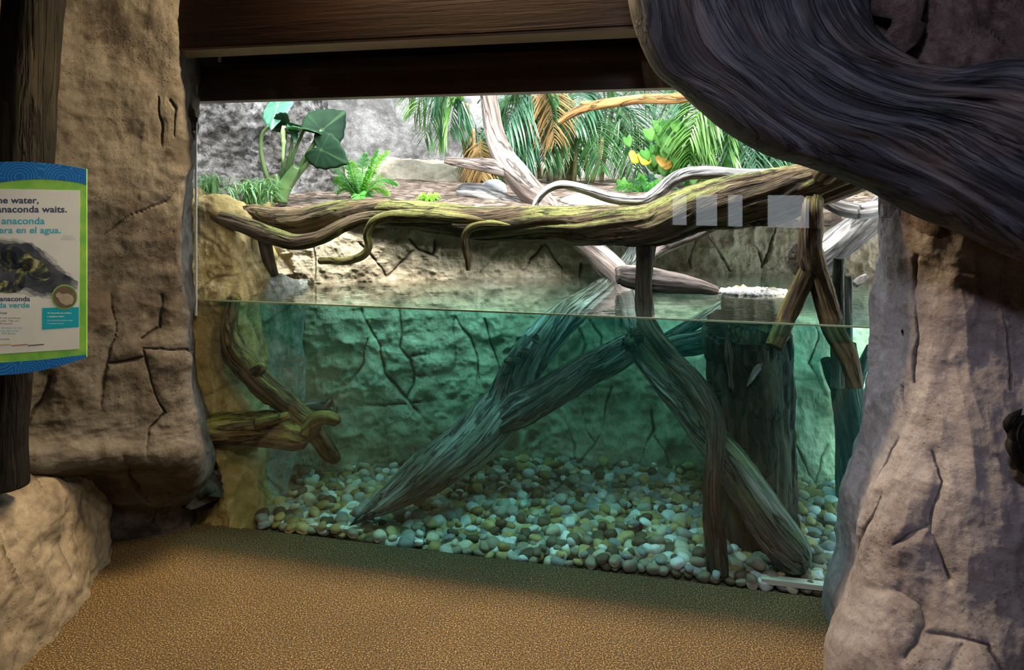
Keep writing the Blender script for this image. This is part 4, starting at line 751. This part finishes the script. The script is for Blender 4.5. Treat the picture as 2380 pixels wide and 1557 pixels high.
for p in pts:
    x, y, d, pxx, lay = p; size = .027*(.72+.75*rs.rand()**1.3)*(1.0 if lay == 0 else .92); z = float(bedz(np.array(x), np.array(y)))+(.0 if lay == 0 else .024)+size*.15
    if id(p) in near:
        m = protos[rs.randint(30)]
        if first is None: o = first = bpy.data.objects.new('pebble', m)
        else: o = first.copy(); o.data = m
        C.objects.link(o); o.location = (x, y, z); o.scale = (size,)*3; o.rotation_euler = ((rs.rand()-.5)*.8, (rs.rand()-.5)*.8, rs.rand()*6.28)
        pv = float(m.attributes['peb'].data[0].value); cn = [c for t, c in ((0, 'dark brown'), (.12, 'ochre'), (.25, 'greyish tan'), (.38, 'golden'), (.5, 'pale grey'), (.62, 'slate grey'), (.72, 'sandy'), (.84, 'white'), (.92, 'dark olive'), (.97, 'bright white')) if pv >= t][-1]
        zn = [c for t, c in ((0, 'left of the forked log foot'), (900, 'just right of the forked log foot'), (1180, 'in the middle of the glass foot'), (1440, 'left of the black stump foot'), (1660, 'in front of the black stump'), (1850, 'between black stump and rock column')) if pxx >= t][-1]
        tag(o, cn+' river pebble near the glass, '+zn, 'pebble', cn+' pebbles '+zn)
    else:
        v, f = pebble(I2 if y < 3.4 else I1, rs, size); v = v@rotm(rs, .4).T+np.array((x, y, z)); rest.append((v, f.tolist(), v)); attr_.append(np.full(len(v), rs.rand()))
V, Fc, _ = join(rest); o = mesh('pebbles', V, Fc, M['pebble'], attrs={'peb': np.concatenate(attr_)}); tag(o, 'tan, grey and white river pebbles covering the pool floor away from the glass', 'pebbles', kind='stuff')

# mulch chips
parts_, at = [], []
for i in range(1500):
    x = -1.6+3.8*rs.rand(); y = 4.0+1.3*rs.rand()**1.3; l = .012+.03*rs.rand(); z0 = np.interp(y, (3.75, 4.1, 4.6, 5.3, 6.2), (1.32, 1.40, 1.45, 1.50, 1.54))
    v, f = box((-l, -.005, -.002), (2*l, 0, 0), (0, .01, 0), (0, 0, .004)); v = v@rotm(rs, .5).T+np.array((x, y, z0+.018)); parts_.append((v, f, v)); at.append(np.full(8, rs.rand()))
V, Fc, _ = join(parts_); tag(mesh('mulch_chips', V, Fc, M['chip'], attrs={'peb': np.concatenate(at)}, smooth=False), 'loose brown and pale bark mulch covering the planter bed', 'mulch', kind='stuff')

# ------------------------------------------------------------------ plants
def norm(v): v = np.asarray(v, float); return v/(np.linalg.norm(v)+1e-9)
def strip(pts_, wv, ws, fold=.15):
    """narrow folded leaf strip"""
    pts_ = np.asarray(pts_); n_ = len(pts_); T = np.gradient(pts_, axis=0); V = []
    for i in range(n_):
        t = norm(T[i]); s_ = norm(wv-t*np.dot(wv, t)); nn = np.cross(s_, t); w_ = ws[i]; V += [pts_[i]-s_*w_+nn*w_*fold, pts_[i], pts_[i]+s_*w_+nn*w_*fold]
    return np.array(V), gridfaces(n_, 3), np.array(V)
def frond(b, t, sag=.15, nl=26, ll=.16, w_=.006, droop=.5, seed=0, side=None, spread=65, start=.18, prof=None):
    r = np.random.RandomState(seed+5); b, t = np.array(b), np.array(t); ctrl = (b+t)/2+np.array((0, 0, sag)); us = np.linspace(0, 1, 24)[:, None]
    cv = (1-us)**2*b+2*us*(1-us)*ctrl+us**2*t; out = [tube(cv[::3], np.linspace(.006, .0018, 8), seed=seed, n=6, step=.03, groove=0, knob=0)]
    L = np.linalg.norm(t-b); T = np.gradient(cv, axis=0)
    for k in range(nl):
        u = start+(1-start)*k/(nl-1); i = u*23; i0 = min(int(i), 22); p = cv[i0]+(cv[i0+1]-cv[i0])*(i-i0); tn = norm(T[i0])
        sd = norm(np.cross(tn, (0, 0, 1)) if side is None else side-tn*np.dot(side, tn))
        ln = ll*(math.sin(math.pi*min(1, (u-start)/(1-start)*.86+.14))**.6 if prof is None else prof(u))*(.85+.3*r.rand())
        a = math.radians(spread*(1-.45*u)+r.randn()*5)
        for sg in (-1, 1):
            d = norm(tn*math.cos(a)+sd*sg*math.sin(a)+np.array((0, 0, .15+.1*r.randn())))
            q = [p, p+d*ln*.35+np.array((0, 0, -droop*ln*.06)), p+d*ln*.7+np.array((0, 0, -droop*ln*.28)), p+d*ln*.95+np.array((0, 0, -droop*ln*.62))]
            out.append(strip(q, np.cross(d, (r.randn()*.2, -.5, 1.)), [w_*.5, w_, w_*.8, w_*.08]))
    return join(out)
def blade(b, t, h, w_, r=None):
    us = np.linspace(0, 1, 9)[:, None]; b = np.array(b); t = np.array(t); c = (b*.6+t*.4)+np.array((0, 0, h)); cv = (1-us)**2*b+2*us*(1-us)*c+us**2*t
    return strip(cv, np.cross(t-b, (0, 0, 1))+1e-4, [w_*v for v in (.7, .9, 1, 1, .95, .85, .65, .4, .05)], .3)
HEART = [(0, .16), (.12, .28), (.30, .40), (.42, .30), (.50, .05), (.50, -.15), (.40, -.42), (.22, -.68), (.0, -.92)]
def heart(base, tip, nrm, wid=1.0, cup=.12, rings=7, na=48, nveins=6):
    """heart leaf: petiole joins at base, point at tip; nrm the face normal"""
    base, tip, nrm = map(lambda a: np.array(a, float), (base, tip, nrm)); ax = tip-base; L = np.linalg.norm(ax)/.92; ax = norm(ax); nrm = norm(nrm-ax*np.dot(nrm, ax)); sx = np.cross(ax, nrm)
    hp = np.array(HEART+[(-a, b) for a, b in HEART[-2:0:-1]]); hp = np.vstack([hp, hp[:1]]); per = cr(hp, na+1)[:-1]
    V, G = [base], [(0, 0, 1)]
    for k in range(1, rings+1):
        f = k/rings
        for j in range(na):
            x, y = per[j]*f; x *= wid; an = math.atan2(per[j][0], -per[j][1]); wv = 1+.03*math.sin(j*1.9)*f
            z = -cup*(x*x*1.6+max(0, -y)**2*.7)+.012*math.cos(an*nveins*2)*f*math.sin(f*math.pi*.8)
            V.append(base+(sx*x*wv-ax*y*wv+nrm*z)*L); ph = abs(((an*nveins/math.pi+.5) % 1)-.5); G.append((x, y, float(max(0, 1-ph/.10)*(1-.4*f))))
    Fc = [[0, 1+j, 1+(j+1) % na] for j in range(na)]+[[1+(k-1)*na+j, 1+k*na+j, 1+k*na+(j+1) % na, 1+(k-1)*na+(j+1) % na] for k in range(1, rings) for j in range(na)]
    return np.array(V), Fc, np.array(G)

# elephant ear plant
ee = empty('elephant_ear_plant', P(655, 470, 4.0), 'tall elephant ear plant with broad dark heart leaves at the left', 'plant')
Ye = 3.85
def leafpart(b, t, nrm, mat, wid=1, cup=.15): V, Fc, G = heart(b, t, nrm, wid, cup); o = mesh('leaf', V, Fc, mat, ee, grain=G); solid(o, .0015)
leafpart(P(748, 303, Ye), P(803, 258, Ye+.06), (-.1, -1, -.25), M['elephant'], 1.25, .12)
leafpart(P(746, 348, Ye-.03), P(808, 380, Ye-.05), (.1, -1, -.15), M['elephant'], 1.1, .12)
leafpart(P(645, 245, Ye+.1), P(627, 296, Ye-.05), (-.3, -1, .5), M['elephant_lit'], .85, .15)
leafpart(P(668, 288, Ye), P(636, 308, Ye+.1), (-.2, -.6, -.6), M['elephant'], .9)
leafpart(P(708, 303, Ye), P(682, 288, Ye-.15), (0, -.7, .8), M['elephant_lit'], 1.3)
leafpart(P(680, 300, Ye), P(690, 330, Ye-.05), (.8, -.6, .1), M['elephant_lit'], .6)
bs_ = P(655, 452, Ye+.05)
for pts_, r_ in (([(748, 303), (720, 350), (690, 400), (660, 455)], 5), ([(746, 348), (722, 372), (690, 410), (662, 455)], 5), ([(626, 292), (610, 312), (607, 345), (612, 380), (625, 425), (645, 455)], 4), ([(706, 303), (690, 340), (668, 400), (655, 455)], 3.5), ([(664, 292), (661, 350), (656, 410), (652, 455)], 3.5), ([(680, 300), (676, 350), (662, 410), (656, 455)], 3)):
    V, Fc, G = PT([(x, y, r_*(1+.5*i/len(pts_)), Ye+.02*i) for i, (x, y) in enumerate(pts_)], n=12, groove=0, knob=.03, seed=r_); mesh('leaf_stem', V, Fc, M['stem'], ee, grain=G)
V, Fc, G = join([PT([(690, 385, 9, Ye), (675, 410, 14, Ye), (658, 440, 17, Ye), (650, 470, 17, Ye)], n=24, seed=2, groove=.1), PT([(640, 405, 6, Ye), (645, 430, 10, Ye), (648, 470, 12, Ye)], n=16, seed=3)]); mesh('crown', V, Fc, M['stem'], ee, grain=G)
V, Fc, G = join([PT([(660, 292, 4, Ye-.05), (659, 308, 6.5, Ye-.05), (659, 322, 5, Ye-.05), (660, 330, 6, Ye-.05), (659, 342, 4, Ye-.05), (657, 380, 3.5, Ye-.05)], n=16, seed=1, groove=0)]); mesh('flower_bud', V, Fc, M['bud'], ee, grain=G)

# strap grass clumps
def clump(name, px, py, Y, sx, n_, hgt, mat, label, seed, lean=0.0, w_=.005, cat='plant'):
    r = np.random.RandomState(seed); out = []
    for i in range(n_):
        b = P(px+r.randn()*sx*.25, py+r.rand()*6, Y+r.randn()*.04); a = r.rand()*6.28; L_ = (.5+.5*r.rand())*sx*Y/F
        t = b+np.array((math.cos(a)*L_+lean*L_, math.sin(a)*L_*.6, -hgt*.1+hgt*r.rand()*.8)); out.append(blade(b, t, hgt*(.8+.8*r.rand()), w_*(.7+.6*r.rand())))
    V, Fc, G = join(out); return tag(mesh(name, V, Fc, mat, grain=G), label, cat)
clump('strap_grass', 590, 470, 3.75, 75, 110, .13, M['grass'], 'arching strap grass clump beside the elephant ear plant', 1, .1)
clump('strap_grass', 485, 462, 3.5, 40, 60, .13, M['grass'], 'small strap grass clump at the far left window edge', 2)
clump('bromeliad', 998, 468, 4.05, 36, 26, .05, M['fernlime'], 'small lime green rosette plant on the mulch by the split log', 3, 0, .012)
clump('leaf_tuft', 1050, 468, 4.5, 26, 16, .05, M['palm'], 'low dark green tuft left of the palms behind the bleached tree', 8, 0, .006)
# ferns
def fern(name, px, py, Y, fr, label, mats, ll=.055):
    e = empty(name, P(px, py, Y), label, 'fern')
    for i, (tx, ty, sg) in enumerate(fr):
        V, Fc, G = frond(P(px+(tx-px)*.06, py, Y), P(tx, ty, Y-.12+.04*(i % 4)), sg, 46, ll, .0045, .3, seed=i*3+px, side=np.array((1, 0, .4)) if abs(tx-px) < 30 else np.array((.2, -.6, 1)), spread=80, start=.06)
        mesh('frond', V, Fc, mats[i % len(mats)], e, grain=G)
fern('fern', 835, 462, 4.05, [(795, 350, .06), (850, 355, .06), (905, 350, .08), (880, 345, .03), (775, 385, .06), (925, 430, .14), (905, 455, .12), (860, 470, .10), (835, 475, .08), (780, 450, .1), (815, 375, .05), (870, 400, .08), (775, 420, .08)], 'bright green fern growing in front of the white wall', [M['fern'], M['fern'], M['fernlime'], M['fern']])
fern('low_fern', 1500, 458, 4.25, [(1430, 437, .06), (1455, 425, .06), (1485, 415, .05), (1520, 412, .06), (1550, 428, .06), (1590, 425, .08), (1475, 450, .07), (1580, 445, .05), (1530, 440, .06), (1600, 410, .05)], 'low green fern on the mulch below the yellow leafed vine', [M['fern'], M['palm_blue']], .05)
# palms
def palm(name, base, label, canes, fronds, seed):
    e = empty(name, P(*base), label, 'palm tree'); r = np.random.RandomState(seed)
    for (x0, y0, x1, y1, rr_) in canes:
        Yc = base[2]+r.randn()*.06; V, Fc, G = PT([(x0, y0, rr_, Yc), ((x0+x1)/2+r.randn()*3, (y0+y1)/2, rr_*.95, Yc), (x1, y1, rr_*.8, Yc)], n=12, groove=0, knob=.02, seed=r.rand()*9, step=.03); mesh('cane', V, Fc, M['cane'], e, grain=G)
    for i, (x0, y0, x1, y1, sg, ll, mt) in enumerate(fronds):
        Y0_ = base[2]+r.randn()*.08; Y1_ = Y0_-.35*r.rand(); sd = norm((.75+.3*r.randn(), -.5, .5*r.randn()+.1)) if abs(y1-y0) > abs(x1-x0)*.8 else norm((.15*r.randn(), -.55, .8))
        V, Fc, G = frond(P(x0, y0, Y0_), P(x1, y1, Y1_), sg, 30, ll, .0075, .75, seed=seed*50+i, side=sd, spread=58); mesh('frond', V, Fc, M[mt], e, grain=G)
pa, pb_, pl, dd = 'palm', 'palm_blue', 'palm_lime', 'dead'
palm('palm_clump', (1300, 432, 5.2), 'dense clump of cane stemmed palms in the centre of the planter',
     [(1317, 420, 1322, 250, 5), (1335, 425, 1345, 300, 5), (1290, 420, 1285, 260, 4), (1375, 425, 1400, 320, 5), (1255, 415, 1240, 250, 5), (1300, 425, 1310, 180, 4), (1365, 425, 1362, 260, 4), (1275, 420, 1262, 200, 4), (1398, 420, 1425, 250, 5), (1328, 420, 1330, 180, 5), (1240, 415, 1222, 280, 4)],
     [(1240, 260, 1180, 235, .2, .30, pa), (1250, 240, 1170, 330, .35, .32, pb_), (1255, 250, 1200, 400, .35, .30, pb_), (1285, 230, 1260, 380, .25, .3, pa), (1262, 200, 1290, 330, .25, .28, dd), (1300, 180, 1350, 340, .3, .32, pa), (1330, 200, 1430, 300, .3, .34, pb_),
      (1400, 260, 1500, 340, .35, .34, pb_), (1420, 250, 1560, 310, .35, .34, pb_), (1425, 250, 1490, 400, .35, .3, pa), (1362, 260, 1400, 400, .2, .26, pa), (1345, 280, 1330, 400, .2, .22, pa), (1222, 280, 1215, 400, .2, .24, pb_), (1400, 200, 1530, 240, .3, .32, pa), (1330, 150, 1430, 190, .3, .32, pa),
      (1300, 170, 1200, 200, .3, .32, pa), (1230, 220, 1290, 240, .2, .26, pa), (1380, 220, 1330, 300, .2, .28, pb_), (1262, 210, 1285, 320, .15, .22, dd), (1440, 300, 1470, 420, .2, .26, pa), (1240, 300, 1190, 380, .25, .3, pb_), (1310, 260, 1280, 400, .2, .24, pa), (1350, 240, 1420, 360, .25, .28, pa)], 1)
palm('palm_clump', (1105, 430, 5.3), 'leaning palm clump against the white wall behind the bleached tree',
     [(1105, 425, 1085, 240, 6), (1120, 425, 1100, 300, 5), (1135, 425, 1140, 200, 5), (1095, 425, 1060, 200, 5)],
     [(1080, 235, 960, 270, .45, .34, pl), (1075, 225, 985, 330, .4, .32, pa), (1085, 240, 1020, 340, .3, .3, pl), (1060, 210, 950, 220, .35, .32, pa), (1085, 215, 1010, 225, .3, .3, pb_), (1110, 240, 1160, 330, .3, .3, pa), (1140, 230, 1230, 280, .3, .32, pb_), (1130, 230, 1200, 350, .3, .3, pb_),
      (1105, 290, 1110, 400, .15, .24, pa), (1120, 300, 1160, 420, .2, .26, pl), (1100, 320, 1085, 420, .1, .18, dd), (1075, 215, 1045, 310, .25, .28, pb_), (1135, 250, 1185, 400, .25, .28, pa), (1115, 320, 1120, 420, .1, .2, dd)], 2)
palm('palm_clump', (1720, 400, 4.75), 'bright cascading palm at right beneath the swooping trunk',
     [(1720, 420, 1715, 260, 6), (1750, 420, 1770, 270, 6), (1690, 420, 1670, 260, 5)],
     [(1700, 250, 1580, 260, .35, .34, pb_), (1700, 240, 1600, 330, .4, .34, pl), (1690, 250, 1640, 360, .35, .34, pa), (1710, 260, 1690, 400, .3, .32, pb_), (1730, 260, 1760, 400, .3, .32, pb_), (1760, 280, 1850, 390, .35, .34, pb_), (1770, 270, 1880, 360, .3, .32, pa), (1720, 230, 1560, 210, .3, .34, pa),
      (1740, 300, 1800, 410, .25, .3, pl), (1700, 300, 1660, 410, .25, .28, pl), (1770, 300, 1830, 410, .2, .28, pb_), (1650, 260, 1600, 380, .3, .28, pl), (1690, 240, 1660, 330, .3, .3, pl), (1720, 270, 1730, 410, .2, .3, pa), (1640, 220, 1700, 260, .2, .3, pa), (1800, 300, 1870, 350, .2, .3, pb_)], 3)
# vine with heart leaves
vn_ = empty('leafy_vine', P(1555, 430, 4.8), 'green heart leafed vine with a yellow leaf climbing between the palms', 'vine'); out = []; r = np.random.RandomState(8)
for i in range(120):
    px = 1560+r.randn()*36+20*r.rand(); py = 285+140*r.rand(); Y = 4.75+.1*r.randn(); b = P(px, py, Y); sz = .045+.035*r.rand(); t = b+np.array((r.randn()*.35, -.2, -.9))*sz; out.append(heart(b, t, (r.randn()*.4, -1, .35), 1.0, .12, 4, 20))
V, Fc, G = join(out); o = mesh('leaf', V, Fc, M['pothos'], vn_, grain=G); o['kind'] = 'stuff'; solid(o, .0015)
for x, y, m_, l in ((1500, 372, 'yellow', 'yellow leaf'), (1478, 368, 'yellow', 'yellow leaf'), (1548, 383, 'orangeleaf', 'orange brown leaf'), (1540, 378, 'orangeleaf', 'orange brown leaf')):
    V, Fc, G = heart(P(x, y-6, 4.6), P(x-6 if m_ == 'yellow' else x, y+12, 4.55), (.2, -1, .3), 1.2, .1, 5, 24); o = mesh('leaf', V, Fc, M[m_], vn_, grain=G); o['label'] = l; solid(o, .0015)
V, Fc, G = join([PT([(1555+12*math.sin(k), 440, 2, 4.85), (1560+14*math.sin(k*2), 380, 2, 4.85), (1550+20*math.sin(k*3), 300, 2, 4.85)], n=8, seed=k, step=.03) for k in range(5)]); mesh('stem', V, Fc, M['stem'], vn_, grain=G)
